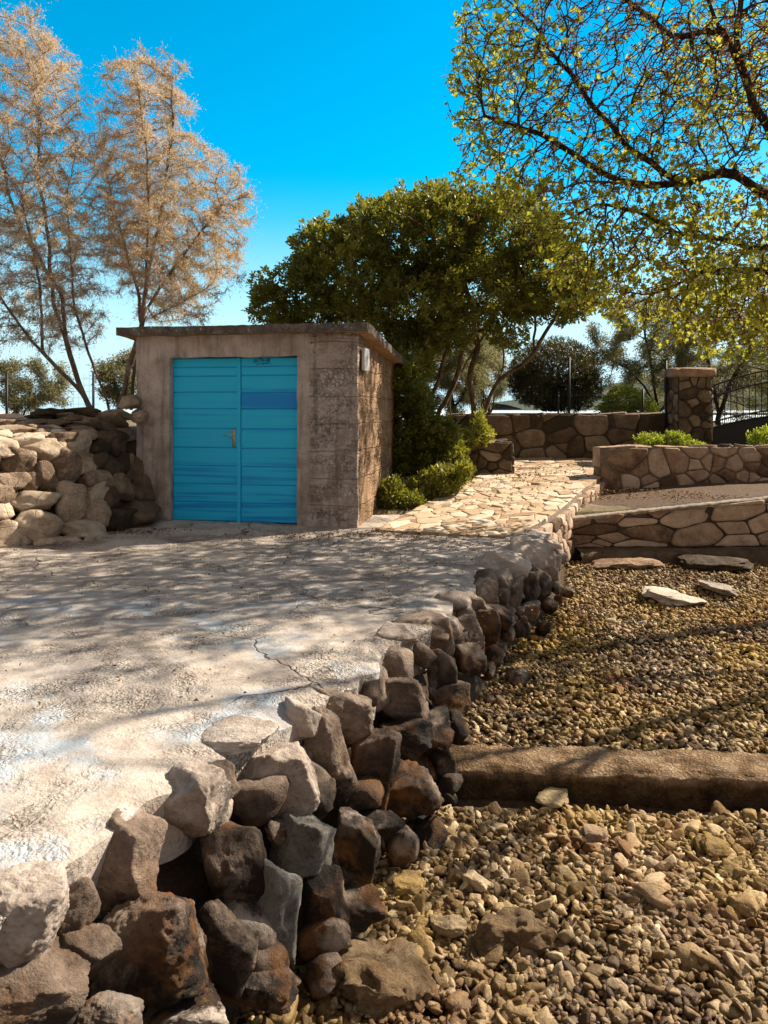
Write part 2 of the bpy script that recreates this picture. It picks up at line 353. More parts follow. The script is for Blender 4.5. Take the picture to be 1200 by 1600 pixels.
def m_roof():
    m, t = nodemat('lichened_concrete'); co = coords(t, obj=True)
    n1 = noise_n(t, co, 7, 7, .7); v = vor(t, mixco(t, co, 14, .05), 16); v2 = noise_n(t, co, 40, 5, .7)
    col = ramp(t, mth(t, 'ADD', mth(t, 'MULTIPLY', n1, .6), mth(t, 'MULTIPLY', v2, .4)), [(.36, (.06, .05, .045)), (.5, (.15, .125, .105)), (.66, (.30, .26, .22))])
    col = mix(t, mth(t, 'MULTIPLY', ramp(t, v, [(.16, 1), (.24, 0)]), ramp(t, n1, [(.5, 0), (.56, 1)])), col, (.52, .49, .43))
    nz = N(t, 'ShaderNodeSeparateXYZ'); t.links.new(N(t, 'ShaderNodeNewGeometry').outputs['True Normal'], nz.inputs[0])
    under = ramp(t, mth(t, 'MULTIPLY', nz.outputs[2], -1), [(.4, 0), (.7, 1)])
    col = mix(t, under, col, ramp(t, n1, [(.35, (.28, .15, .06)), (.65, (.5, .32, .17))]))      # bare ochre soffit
    return finish(m, t, col, mth(t, 'ADD', n1, v2), .8, .025, .95, .2)
M['roof'] = m_roof()
def m_door():
    m, t = nodemat('blue_door_paint'); co = coords(t, (.45, 1, 14), True)
    n = noise_n(t, co, 1.4, 4, .5, .1); f = noise_n(t, coords(t, (4, 4, 60), True), 2, 4, .6)
    s = mth(t, 'ADD', n, mth(t, 'MULTIPLY', mth(t, 'SUBTRACT', attr(t), .5), .5))
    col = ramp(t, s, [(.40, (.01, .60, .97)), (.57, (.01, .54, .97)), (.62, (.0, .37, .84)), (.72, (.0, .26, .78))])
    col = mix(t, mth(t, 'MULTIPLY', f, .25), col, (.02, .50, .68))
    sp = noise_n(t, coords(t, obj=True), 26, 5, .8)
    col = mix(t, ramp(t, sp, [(.68, 0), (.74, .4)]), col, (.12, .30, .36))
    return finish(m, t, col, mth(t, 'ADD', f, mth(t, 'MULTIPLY', n, .4)), .25, .004, .5, .4)
M['door'] = m_door()
def m_plain(name, col, rough=.5, metal=0, spec=.5):
    m, t = nodemat(name); p = N(t, 'ShaderNodeBsdfPrincipled'); o = N(t, 'ShaderNodeOutputMaterial')
    co = coords(t); n = noise_n(t, co, 60, 4)
    c = mix(t, .35, col, ramp(t, n, [(.3, .5), (.7, 1.3)]), 'MULTIPLY'); t.links.new(c, p.inputs['Base Color'])
    p.inputs['Roughness'].default_value = rough; p.inputs['Metallic'].default_value = metal; p.inputs['Specular IOR Level'].default_value = spec
    t.links.new(p.outputs[0], o.inputs[0]); return m
M['brass'] = m_plain('brass', (.62, .50, .30), .4, .6)
M['ink'] = m_plain('ink', (.01, .012, .06), .6)
M['iron'] = m_plain('iron', (.018, .015, .014), .55, .3)
M['sheet'] = m_plain('sheet', (.008, .006, .007), .6)
M['white_box'] = m_plain('white_box', (.62, .64, .66), .5)
M['wire'] = m_plain('wire', (.13, .15, .14), .5, .5)
M['grey_print'] = m_plain('grey_print', (.25, .28, .33), .6)
def m_bark(name, c0, c1, c2):
    m, t = nodemat(name); co = coords(t, (1, 1, .35))
    n = noise_n(t, co, 26, 6, .65, .5); n2 = noise_n(t, co, 5, 3)
    col = ramp(t, mth(t, 'ADD', mth(t, 'MULTIPLY', n, .6), mth(t, 'MULTIPLY', n2, .4)), [(.35, c0), (.5, c1), (.65, c2)])
    return finish(m, t, col, n, 1, .02, .95, .15)
M['bark_tam'] = m_bark('tamarisk_bark', (.09, .055, .04), (.22, .145, .11), (.40, .29, .23))
M['bark_dark'] = m_bark('dark_bark', (.02, .013, .010), (.055, .036, .026), (.12, .08, .055))
M['bark_pitt'] = m_bark('shrub_bark', (.05, .032, .02), (.13, .085, .05), (.26, .18, .11))
def m_leaf(name, cols, transl, tf=.35, rough=.5, spec=.35):
    m, t = nodemat(name); co = coords(t)
    s = mth(t, 'ADD', mth(t, 'MULTIPLY', attr(t), .8), mth(t, 'MULTIPLY', noise_n(t, co, 1.8, 3), .2)); k = len(cols)
    col = ramp(t, s, [(.1 + .8 * i / (k - 1), c) for i, c in enumerate(cols)])
    tc = mix(t, .5, transl, mix(t, 1, transl, ramp(t, attr(t), [(0, .5), (1, 1.6)]), 'MULTIPLY'))
    return finish(m, t, col, None, rough=rough, spec=spec, transl=(tf, tc))
M['leaf_tam'] = m_leaf('tamarisk_spray', [(.28, .23, .12), (.50, .41, .27), (.66, .54, .41), (.80, .69, .57)], (.74, .57, .38), .42, .8, .1)
M['leaf_pitt'] = m_leaf('glossy_leaf', [(.045, .055, .008), (.11, .13, .02), (.21, .22, .04), (.36, .34, .09)], (.40, .38, .03), .33, .38, .5)
M['leaf_dark'] = m_leaf('dark_leaf', [(.014, .018, .006), (.036, .042, .012), (.075, .075, .02), (.14, .115, .035)], (.16, .13, .02), .2, .4, .5)
M['leaf_maple'] = m_leaf('maple_leaf', [(.06, .075, .01), (.15, .16, .02), (.27, .25, .035), (.38, .32, .06)], (.56, .54, .06), .5, .6, .25)
M['leaf_brown'] = m_leaf('brown_cluster', [(.07, .028, .01), (.19, .085, .03), (.31, .16, .06), (.44, .27, .12)], (.35, .13, .05), .3, .8, .1)
M['leaf_olive'] = m_leaf('olive_leaf', [(.06, .06, .03), (.14, .135, .065), (.26, .23, .13), (.42, .37, .25)], (.40, .36, .14), .35, .5, .4)
M['leaf_lime'] = m_leaf('lime_leaf', [(.10, .13, .015), (.20, .24, .03), (.32, .36, .06), (.44, .46, .12)], (.45, .52, .04), .4, .5, .3)
M['litter'] = m_leaf('dry_litter', [(.06, .03, .015), (.14, .07, .03), (.26, .15, .07), (.4, .27, .14)], (.3, .15, .05), .15, .8, .1)
def m_pebble():
    m, t = nodemat('beach_pebbles'); co = coords(t); a = attr(t); o = zof(t)
    col = ramp(t, a, [(.0, (.035, .02, .012)), (.2, (.09, .055, .028)), (.36, (.17, .115, .06)), (.52, (.27, .20, .12)), (.64, (.40, .32, .22)), (.74, (.50, .43, .33)), (.8, (.22, .19, .165)), (.86, (.55, .47, .32)), (1, (.68, .62, .52))])
    # yellow and rust weed stains, in patches
    st = ramp(t, noise_n(t, co, .8, 5, .65, .4), [(.42, 0), (.58, .75)])
    yy = ramp(t, mth(t, 'DIVIDE', o[1], 10), [(.5, .45), (.62, 1), (.8, 1), (.9, .3)]); col = mix(t, mth(t, 'MULTIPLY', st, yy), col, mix(t, ramp(t, noise_n(t, co, 2.2, 4), [(.5, 0), (.62, 1)]), (.42, .30, .08), (.27, .12, .04)))
    n = noise_n(t, co, 55, 5, .7); col = mix(t, .7, col, ramp(t, n, [(.3, .4), (.7, 1.35)]), 'MULTIPLY')
    col = mix(t, 1, col, (1.16, 1.07, .92), 'MULTIPLY')
    wet = N(t, 'ShaderNodeMapRange', i_1=-.76, i_2=-.85); t.links.new(mth(t, 'ADD', o[2], mth(t, 'MULTIPLY', noise_n(t, co, 1.5, 3), .06)), wet.inputs[0])
    col = mix(t, mth(t, 'MULTIPLY', wet.outputs[0], .85), col, mix(t, 1, col, (.40, .30, .18), 'MULTIPLY'))
    rs = mth(t, 'SUBTRACT', .85, mth(t, 'MULTIPLY', wet.outputs[0], .55))
    return finish(m, t, col, n, .8, .012, .85, .35, rough_s=rs)
M['pebble'] = m_pebble()

# ------------------------------------------------------------------ shared shapes of the ground
TOP = np.array([(-1.62, 1.0), (-1.35, 1.6), (-1.14, 2.0), (-.97, 2.45), (-.88, 2.8), (-.66, 3.1), (-.44, 3.5), (-.22, 3.85), (.02, 4.5), (.42, 5.3), (.93, 6.5), (1.38, 7.3), (1.66, 7.9), (1.98, 8.7), (2.2, 9.6)])
def smooth_poly(P, n=200):
    P = np.asarray(P, float); d = np.r_[0, np.cumsum(np.linalg.norm(np.diff(P, axis=0), axis=1))]
    s = np.linspace(0, d[-1], n); Q = np.stack([np.interp(s, d, P[:, k]) for k in range(P.shape[1])], 1)
    for _ in range(6): Q[1:-1] = (Q[:-2] + 2 * Q[1:-1] + Q[2:]) / 4
    return Q
TOPS = smooth_poly(TOP)
def edge_x(Y): return np.interp(Y, TOPS[:, 1], TOPS[:, 0])
def foot_off(Y): return np.interp(Y, [1, 3, 5, 7, 9], [.62, .56, .44, .36, .26])
def beach_z(X, Y):
    z = np.interp(Y, [-3, 2.2, 3, 4.2, 5, 6.5, 8, 9.6, 11], [-1.35, -.93, -.86, -.75, -.71, -.64, -.60, -.56, -.5])
    return z - .012 * (X - 1)
def plat_z(X, Y):
    return np.interp(Y, [0, 3, 7, 8.6, 10], [-.03, 0, .0, .03, .06]) + .02 * np.clip(-X - 1, 0, 3) / 3

def grid(xs, ys, zf, quad=True):
    X, Y = np.meshgrid(xs, ys) if np.ndim(xs) == 1 else (xs, ys)
    Z = zf(X, Y); ny, nx = X.shape
    i = np.arange(ny - 1)[:, None] * nx + np.arange(nx - 1)[None]
    f = np.stack([i, i + 1, i + nx + 1, i + nx], -1).reshape(-1, 4)
    return np.stack([X, Y, Z], -1).reshape(-1, 3), f

# quay surface
ys = np.linspace(.6, 9.9, 320); u = 1 - np.linspace(0, 1, 260) ** 1.6
u = u[::-1]
ex = np.minimum(edge_x(ys), np.interp(ys, [8.3, 8.7, 9.9], [9, 1.8, .8])) + np.interp(ys, [4.8, 6.3], [.05, -.07]) + .16 * fbm(np.stack([ys * 2.6, ys * 0 + 3, ys * 0], -1), 4)
Xg = -9 + (ex[:, None] + 9) * u[None]; Yg = np.repeat(ys[:, None], 260, 1)
def pz(X, Y):
    p = np.stack([X, Y, X * 0], -1)
    e = np.clip(1 - (ex[:, None] - X) / .35, 0, 1)
    return plat_z(X, Y) + .03 * fbm(p * .8, 4) + .010 * fbm(p * 6, 3) + .004 * fbm(p * 22, 2) - e ** 3 * (.035 + .05 * fbm(p * 4 + 5, 3))
v, f = grid(Xg, Yg, pz)
b = MB().add(v, f)
edge_i = np.arange(320) * 260 + 259
vb = v[edge_i].copy(); vb2 = vb.copy(); vb2[:, 2] -= .26; vb2[:, 0] -= .03
k = np.arange(319)
b.add(np.concatenate([vb, vb2]), np.stack([k, k + 1, k + 321, k + 320], -1))
tag(b.build('pavement', M['platform']), kind='structure')

# beach ground below the stones
v, f = grid(np.linspace(-2.2, 14, 120), np.linspace(-4, 11.2, 130), lambda X, Y: beach_z(X, Y) - .03 + .03 * fbm(np.stack([X, Y, X * 0], -1) * 1.5, 4))
tag(MB().add(v, f, .3).build('beach', M['beach_sand']), kind='structure')

# ground that carries everything, out to the horizon
def ground_z(X, Y):
    z = np.full(X.shape, .05) + np.clip((Y - 9) * .06, 0, .35)
    ter = np.clip((-X - 2.9) / .4, 0, 1) * np.clip((Y - 9.0) / .4, 0, 1)
    ter2 = np.clip((-X - 3.9) / .5, 0, 1) * np.clip((Y - 8.3) / .4, 0, 1)
    ter3 = np.clip((Y - 14.7) / .4, 0, 1)
    z = np.maximum(z, 1.12 * np.maximum(ter, ter2)); z = np.maximum(z, .05 + .95 * ter3)
    bed = (X > 2.4) & (Y > 9.9) & (Y < 12.2); z = np.where(bed, .02, z)
    low = ((X > edge_x(np.clip(Y, 1, 9.6)) - .5) & (Y < 10.05)) | (Y < .6); z = np.where(low, -1.6, z)
    plat = (Y < 9.6) & ~low & (X < edge_x(np.clip(Y, 1, 9.6)) - .1) & (ter + ter2 < .01); z = np.where(plat, -.25, z)
    far = np.clip((np.hypot(X, Y - 10) - 16) / 14, 0, 1); z = z * (1 - far) - 1.7 * far
    return z + .04 * fbm(np.stack([X, Y, X * 0], -1) * .7, 3)
gx = np.r_[-1500, -500, -150, -50, -25, np.arange(-14, 18, .16), 25, 50, 150, 500, 1500]
gy = np.r_[-1500, -500, -150, -50, -15, np.arange(-2, 22, .16), 30, 50, 150, 500, 1500]
v, f = grid(gx, gy, ground_z)
tag(MB().add(v, f).build('ground', M['dry_ground']), kind='structure')
# far hill behind the garden
v, f = grid(np.linspace(60, 520, 60), np.linspace(330, 520, 20), lambda X, Y: 1 + 27 * np.exp(-((X - 210) / 110) ** 2) * np.clip(1 - np.abs(Y - 425) / 95, 0, 1) ** .6 * (1 + .25 * fbm(np.stack([X, Y, X * 0], -1) * .03, 4)))
tag(MB().add(v, f).build('hill', M['hill']), kind='structure')
# shallow sea water at the near end of the beach
def m_water():
    m, t = nodemat('shallow_water'); p = N(t, 'ShaderNodeBsdfPrincipled'); o = N(t, 'ShaderNodeOutputMaterial')
    p.inputs['Base Color'].default_value = (1, 1, 1, 1); p.inputs['Roughness'].default_value = .03; p.inputs['IOR'].default_value = 1.33; p.inputs['Transmission Weight'].default_value = 1
    b = N(t, 'ShaderNodeBump'); b.inputs['Strength'].default_value = .25; b.inputs['Distance'].default_value = .02; t.links.new(noise_n(t, coords(t), 9, 3), b.inputs['Height']); t.links.new(b.outputs[0], p.inputs['Normal'])
    tr = N(t, 'ShaderNodeBsdfTransparent'); ms = N(t, 'ShaderNodeMixShader'); ms.inputs[0].default_value = .55
    t.links.new(tr.outputs[0], ms.inputs[1]); t.links.new(p.outputs[0], ms.inputs[2]); t.links.new(ms.outputs[0], o.inputs[0]); return m
M['water'] = m_water()
v, f = grid(np.r_[-1500, -60, -8, -1.4, 2, 6, 14, 60, 1500], np.r_[-1500, -60, -8, 0, 1.4, 3.2], lambda X, Y: X * 0 - .895)
tag(MB().add(v, f).build('water', M['water']), kind='structure')

def m_sea():
    m, t = nodemat('open_sea'); p = N(t, 'ShaderNodeBsdfPrincipled'); o = N(t, 'ShaderNodeOutputMaterial')
    p.inputs['Base Color'].default_value = (.55, .62, .64, 1); p.inputs['Roughness'].default_value = .6; p.inputs['Specular IOR Level'].default_value = .1
    b = N(t, 'ShaderNodeBump'); b.inputs['Strength'].default_value = .6; b.inputs['Distance'].default_value = .3; t.links.new(noise_n(t, coords(t), 1.5, 4), b.inputs['Height']); t.links.new(b.outputs[0], p.inputs['Normal'])
    t.links.new(p.outputs[0], o.inputs[0]); return m
v, f = grid(np.linspace(-2500, 2500, 12), np.linspace(24, 4000, 12), lambda X, Y: X * 0 - .93)
tag(MB().add(v, f).build('sea', m_sea()), kind='structure')

# ------------------------------------------------------------------ stone packing in 2-D
def clip_poly(P, n, d):
    out = []
    for i in range(len(P)):
        a, b_ = P[i], P[(i + 1) % len(P)]; da = a @ n - d; db = b_ @ n - d
        if da <= 0: out.append(a)
        if da * db < 0: out.append(a + (b_ - a) * (da / (da - db)))
    return out
def cells(W, H, size, r, aspect=1.25, relax=1, jitter=1):
    n = max(2, int(W * H / (size * size * aspect)))
    P = r.uniform(0, 1, (n, 2)) * [W, H]
    for it in range(relax + 1):
        out = []
        Q = P * [1, aspect]
        for i in range(n):
            d = np.linalg.norm(Q - Q[i], axis=1); idx = np.argsort(d)[1:18]
            poly = [np.array(c, float) for c in ((0, 0), (W, 0), (W, H * aspect), (0, H * aspect))]
            for j in idx:
                nn = Q[j] - Q[i]; mid = (Q[i] + Q[j]) / 2; poly = clip_poly(poly, nn, mid @ nn)
                if len(poly) < 3: break
            out.append(np.array(poly) / [1, aspect] if len(poly) > 2 else None)
        if it < relax:
            for i, p in enumerate(out):
                if p is not None: P[i] = P[i] * .4 + p.mean(0) * .6
    return [p for p in out if p is not None]
def stone_cells(mb, W, H, size, fmap, r, gap=.02, bulge=.035, aspect=1.25, npt=30, rough=.012, polys=None, relax=1):
    """rounded stones on a wall face; fmap(u, v, w) maps face coordinates to the world"""
    for p in (polys or cells(W, H, size, r, aspect, relax)):
        c = p.mean(0); d = np.r_[p, p[:1]]; L = np.r_[0, np.cumsum(np.linalg.norm(np.diff(d, axis=0), axis=1))]
        if L[-1] < size * .5: continue
        s = np.linspace(0, L[-1], npt, endpoint=False); q = np.stack([np.interp(s, L, d[:, k]) for k in (0, 1)], 1)
        q = (np.roll(q, 1, 0) + 4 * q + np.roll(q, -1, 0)) / 6
        rad = np.linalg.norm(q - c, axis=1).mean()
        q = c + (q - c) * (1 - gap / rad * r.uniform(.8, 1.4))
        q += .06 * rad * np.stack([noise(np.c_[q * 6 / rad * .3, q[:, :1] * 0 + k * 9.3]) for k in (0, 1)], 1)
        hb = bulge * r.uniform(.5, 1.4); tl = r.normal(0, .12, 2)
        V, n0 = [], len(q)
        for sc, hh in ((1.0, -.04), (.975, hb * .45), (.92, hb * .85), (.65, hb), (.33, hb * 1.02)):
            qq = c + (q - c) * sc
            w_ = hh + ((qq - c) @ tl) * (sc < .99) * .5
            if sc < .99: w_ = w_ + rough * fbm(np.c_[qq * 9, qq[:, :1] * 0 + c[0] * 7], 3)
            V.append(np.c_[qq, np.broadcast_to(w_, (n0,))])
        V.append(np.array([[c[0], c[1], hb * 1.05]])); V = np.concatenate(V)
        j = np.arange(n0); j2 = (j + 1) % n0; fs = [np.stack([k * n0 + j, k * n0 + j2, (k + 1) * n0 + j2, (k + 1) * n0 + j], -1) for k in range(4)]
        ft = np.stack([4 * n0 + j, 4 * n0 + j2, j * 0 + 5 * n0], -1)
        mb.add(fmap(V[:, 0], V[:, 1], V[:, 2]), fs + [ft], r.uniform(0, 1))

# ------------------------------------------------------------------ flagstone path (a ramp up to the garden)
PL = smooth_poly([(-.10, 8.45), (.32, 9.5), (.9, 10.8), (1.45, 12.1), (2.45, 14.6)], 60)
PR = smooth_poly([(1.25, 8.05), (1.75, 8.75), (2.25, 9.7), (2.85, 11.0), (3.45, 12.1), (4.9, 14.6)], 60)
def path_pt(u_, v_, w_, W=2., H=7.):
    s = np.clip(v_ / H, 0, 1) * 59; i = np.clip(np.floor(s).astype(int), 0, 58); fr = (s - i)[..., None]
    L_ = PL[i] * (1 - fr) + PL[i + 1] * fr; R_ = PR[i] * (1 - fr) + PR[i + 1] * fr; q = L_ + (R_ - L_) * (u_ / W)[..., None]
    z = np.interp(q[..., 1], [8, 8.6, 9.5, 12, 14.6], [.035, .055, .11, .31, .44])
    return np.stack([q[..., 0], q[..., 1], z + w_], -1)
pth = thing('flagstone_path', 'sunlit crazy-paved flagstone path rising from the concrete quay to the garden wall', 'path', (0, 0, 0))
mb = MB(); r = np.random.default_rng(21)
stone_cells(mb, 2., 7., .24, path_pt, r, gap=.004, bulge=.007, aspect=.8, rough=.006, relax=0)
mb.build('paving', M['flagstone'], pth)
uu, vv = np.meshgrid(np.linspace(0, 2, 14), np.linspace(0, 7, 60)); P3 = path_pt(uu, vv, uu * 0 - .002 + .004 * fbm(np.stack([uu, vv, uu * 0], -1) * 6, 3))
i = np.arange(59)[:, None] * 14 + np.arange(13)[None]
sd_ = MB(); bd = MB().add(P3.reshape(-1, 3), np.stack([i, i + 1, i + 15, i + 14], -1).reshape(-1, 4))
for col_, side in ((0, -1), (13, 1)):                                    # the raised edges of the ramp
    e = P3[:, col_]; rows = [e]
    for dz in (.08, .22, .45, .8):
        q = e.copy(); q[:, 2] -= dz; q[:, 0] += side * (.03 * dz + .05 * fbm(q * 3 + dz, 3)); rows.append(q)
    A = np.concatenate(rows); k = np.arange(59)
    for j in range(4): sd_.add(A, np.stack([j * 60 + k, j * 60 + k + 1, (j + 1) * 60 + k + 1, (j + 1) * 60 + k], -1))
bd.build('path_bed', M['path_mortar'], pth); sd_.build('ramp_side', M['mortar'], pth)

def ramp_face(u_, v_, w_):
    L_ = np.linalg.norm(np.diff(PR, axis=0), axis=1).sum(); s_ = np.clip(u_ / L_, 0, 1) * 59; i = np.clip(np.floor(s_).astype(int), 0, 58); fr = (s_ - i)[..., None]
    q = PR[i] * (1 - fr) + PR[i + 1] * fr; d = PR[i + 1] - PR[i]; d = d / np.linalg.norm(d, axis=-1)[..., None]; n = np.stack([d[..., 1], -d[..., 0]], -1)
    z = np.interp(q[..., 1], [8, 8.6, 9.5, 12, 14.6], [.035, .055, .11, .31, .44]) - .05 - v_
    q = q + n * (w_ + .03 + .05 * v_)[..., None]; return np.stack([q[..., 0], q[..., 1], z], -1)
mb = MB(); stone_cells(mb, np.linalg.norm(np.diff(PR, axis=0), axis=1).sum(), .62, .15, ramp_face, np.random.default_rng(77), gap=.008, bulge=.035, aspect=1.3); mb.build('edge_stones', M['wall_stone'], pth)

# ------------------------------------------------------------------ mortared garden walls
def wall_seg(parent, p0, p1, zb, zt, thick, size, mat, mort, seed, bulge=.03, gap=.010, ends=(0, 1), top=True, name='stonework', aspect=1.2):
    """wall from p0 to p1 (front face side seen by the camera); zb, zt = (z at p0, z at p1)"""
    r = np.random.default_rng(seed); p0 = np.array(p0, float); p1 = np.array(p1, float); L = np.linalg.norm(p1 - p0); d = (p1 - p0) / L
    n = np.array([d[1], -d[0]])
    if n[1] > 0: n = -n
    H = max(zt) - min(zb); mb = MB()
    def front(u_, v_, w_):
        f_ = u_ / L; b0 = zb[0] + (zb[1] - zb[0]) * f_; t0 = zt[0] + (zt[1] - zt[0]) * f_; q = p0 + d * u_[..., None] + n * w_[..., None]
        return np.stack([q[..., 0], q[..., 1], b0 + (t0 - b0) * v_ / H], -1)
    stone_cells(mb, L, H, size, front, r, gap, bulge, aspect)
    if top:
        def topf(u_, v_, w_):
            f_ = u_ / L; q = p0 + d * u_[..., None] - n * v_[..., None]
            return np.stack([q[..., 0], q[..., 1], zt[0] + (zt[1] - zt[0]) * f_ + w_], -1)
        stone_cells(mb, L, thick, size, topf, r, gap, bulge * .6, 1.1)
    for e in ends:
        pe = p1 if e else p0; sg = 1 if e else -1; z0, z1 = zb[e], zt[e]
        def endf(u_, v_, w_): q = pe - n * u_[..., None] + d * sg * w_[..., None]; return np.stack([q[..., 0], q[..., 1], z0 + v_], -1)
        stone_cells(mb, thick, z1 - z0, size * .8, endf, r, gap, bulge, 1.1)
    mb.build(name, mat, parent)
    k = MB(); a = p0 - n * .004; c = p1 - n * .004; a2 = p0 - n * (thick - .01); c2 = p1 - n * (thick - .01)
    V = [(*a, zb[0] - .1), (*c, zb[1] - .1), (*c2, zb[1] - .1), (*a2, zb[0] - .1), (*a, zt[0] - .004), (*c, zt[1] - .004), (*c2, zt[1] - .004), (*a2, zt[0] - .004)]
    k.add(V, np.array([[0, 1, 5, 4], [1, 2, 6, 5], [2, 3, 7, 6], [3, 0, 4, 7], [4, 5, 6, 7], [3, 2, 1, 0]]))
    k.build('mortar_core', mort, parent, False)

bw_ = thing('garden_wall', 'long dark mortared stone wall in shade closing the top of the path', 'wall', (4, 14.6, .4))
bw_.location = (0, 0, 0)
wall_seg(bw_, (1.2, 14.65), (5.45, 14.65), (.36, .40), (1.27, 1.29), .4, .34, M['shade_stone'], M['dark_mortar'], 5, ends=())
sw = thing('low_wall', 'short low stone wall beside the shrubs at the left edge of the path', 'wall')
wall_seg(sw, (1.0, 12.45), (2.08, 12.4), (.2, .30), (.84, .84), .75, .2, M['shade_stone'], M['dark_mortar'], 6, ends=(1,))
pw = thing('planter_wall', 'upper sunlit stone planter wall with green shrubs behind its top, right of the path', 'wall')
wall_seg(pw, (3.38, 12.0), (9.0, 12.15), (.02, 0), (.78, .80), .35, .27, M['wall_stone'], M['mortar'], 8, ends=(0,))
lw = thing('terrace_wall', 'lower stone terrace wall with a sloping concrete coping, above the pebble beach', 'wall')
wall_seg(lw, (2.36, 10.0), (9.0, 10.2), (-.42, -.42), (-.05, .59), .3, .37, M['wall_stone'], M['dark_mortar'], 11, ends=(0,), top=False, aspect=1.3, bulge=.03)
k = MB(); ns = 260; xs = np.linspace(2.3, 9.0, ns); top_z = np.interp(xs, [2.3, 9], [-.04, .61])
prof = [(-.03, -.055), (-.034, -.03), (-.026, -.012), (.10, -.006), (.12, -.06)]
V = np.array([[(x, 10.0 + (x - 2.36) * .03 + dy + .008 * noise(np.array([x * 4, dy * 9, 1.])), z + dz + .014 * noise(np.array([x * 9, dy * 9, 7.])) + .01 * noise(np.array([x * 31, dy * 9, 7.]))) for dy, dz in prof] for x, z in zip(xs, top_z)])
i = np.arange(ns - 1)[:, None] * 5 + np.arange(4)[None]
k.add(V.reshape(-1, 3), np.stack([i, i + 1, i + 6, i + 5], -1).reshape(-1, 4)); k.build('coping', M['coping'], lw)
k = MB(); xs = np.linspace(2.5, 9, 120)                                  # concrete footing under the lower wall
prof = [(-.30, -.75), (-.29, -.52), (-.26, -.44), (.06, -.42)]
V = np.array([[(x, 10.0 + (x - 2.36) * .03 + dy, dz) for dy, dz in prof] for x in xs]).reshape(-1, 3); V += vnoise(V * 2.2, 4) * .07
i = np.arange(119)[:, None] * 4 + np.arange(3)[None]
k.add(V, np.stack([i, i + 1, i + 5, i + 4], -1).reshape(-1, 4)); k.build('footing', M['shade_stone'], lw)
# gravel bed between the two walls
v, f = grid(np.linspace(2.5, 9.5, 80), np.linspace(10.0, 12.1, 30), lambda X, Y: np.interp(X, [2.5, 3.4, 4.5, 9], [-.06, .03, .12, .35]) + .03 * (Y - 10) + .02 * fbm(np.stack([X, Y, X * 0], -1) * 2, 3))
tag(MB().add(v, f).build('gravel_bed', M['bed_gravel']), kind='structure')

# gate pillar
gp = thing('gate_pillar', 'square stone gate pillar with a slab cap, left of the iron gate', 'pillar')
mb = MB(); r = np.random.default_rng(4)
x0, x1, y0, y1 = 5.44, 6.06, 14.2, 14.85
stone_cells(mb, x1 - x0, 1.72, .2, lambda a, b_, c: np.stack([x0 + a, y0 - c, .3 + b_], -1), r, .016, .03, 1.1)
stone_cells(mb, y1 - y0, 1.72, .2, lambda a, b_, c: np.stack([x1 + c, y0 + a, .3 + b_], -1), r, .016, .03, 1.1)
stone_cells(mb, y1 - y0, 1.72, .2, lambda a, b_, c: np.stack([x0 - c, y0 + a, .3 + b_], -1), r, .016, .03, 1.1)
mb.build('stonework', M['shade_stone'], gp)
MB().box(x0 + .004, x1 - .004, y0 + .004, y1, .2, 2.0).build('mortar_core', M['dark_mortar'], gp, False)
v, f = rock(4, (.40, .40, .085), 77, planes=0 + 8, soft=30, rough=.05)
vv_ = ico(4)[0]; pc = np.sign(vv_) * np.abs(vv_) ** .28; pc /= np.abs(pc).max(0); pc = pc * [.40, .42, .085] + vnoise(pc * 2.3, 4) * .04
MB().add(pc + [(x0 + x1) / 2, (y0 + y1) / 2, 2.06], f).build('cap_stone', M['wall_stone'], gp)

# wrought iron gate: two leaves meeting under the arch, solid sheet below
gt = thing('iron_gate', 'black wrought iron gate with arched bars over a solid dark lower sheet', 'gate', (0, 0, 0))
gy0 = 14.35; gx0, gx1 = 6.12, 9.6; gc = (gx0 + gx1) / 2
def arch(x, z0, h): return z0 + h * (1 - ((x - gc) / (gc - gx0)) ** 2)
xs = np.linspace(gx0, gx1, 60)
fm = MB()
for z0, h in ((1.80, .36), (1.58, .36), (1.13, .26), (1.02, .26)):
    fm.tube(np.stack([xs, xs * 0 + gy0, arch(xs, z0, h)], 1), .017, 6)
for x in (gx0, gc - .03, gc + .03, gx1): fm.tube([(x, gy0, .35), (x, gy0, arch(x, 1.88, .36))], .028, 8)
fm.tube([(gx0 - .0, gy0, .45), (gx1, gy0, .45)], .02, 6)
fm.build('gate_frame', M['iron'], gt)
for x in np.arange(gx0 + .13, gx1 - .05, .115):
    if abs(x - gc) < .06: continue
    zt = arch(x, 1.80, .36)
    g = MB().tube([(x, gy0, arch(x, 1.02, .26)), (x, gy0, zt)], .009, 5)
    for zz in (arch(x, 1.69, .36), arch(x, 1.075, .26)):                # scroll rings between the rails
        th = np.linspace(0, 2 * np.pi, 9); g.tube(np.stack([x + .048 * np.cos(th), th * 0 + gy0, zz + .05 * np.sin(th)], 1), .007, 4, False)
    g.build('gate_bar', M['iron'], gt)
k = MB(); n_ = 60; A = np.stack([xs, xs * 0 + gy0 + .01, xs * 0 + .42], 1); B_ = np.stack([xs, xs * 0 + gy0 + .01, arch(xs, 1.02, .26)], 1)
j = np.arange(n_ - 1)
for off, fl in ((0, 0), (.012, 1)):
    f_ = np.stack([j, j + 1, n_ + j + 1, n_ + j], -1); k.add(np.concatenate([A, B_]) + [0, off, 0], f_[:, ::-1] if fl else f_)
k.build('gate_sheet', M['sheet'], gt, False)
pr_ = MB(); x0, x1 = 9.66, 10.25; r = np.random.default_rng(14)
gp2 = thing('gate_pillar', 'stone gate pillar on the far side of the iron gate', 'pillar')
stone_cells(pr_, x1 - x0, 1.72, .2, lambda a, b_, c: np.stack([x0 + a, y0 - c, .3 + b_], -1), r, .016, .03, 1.1)
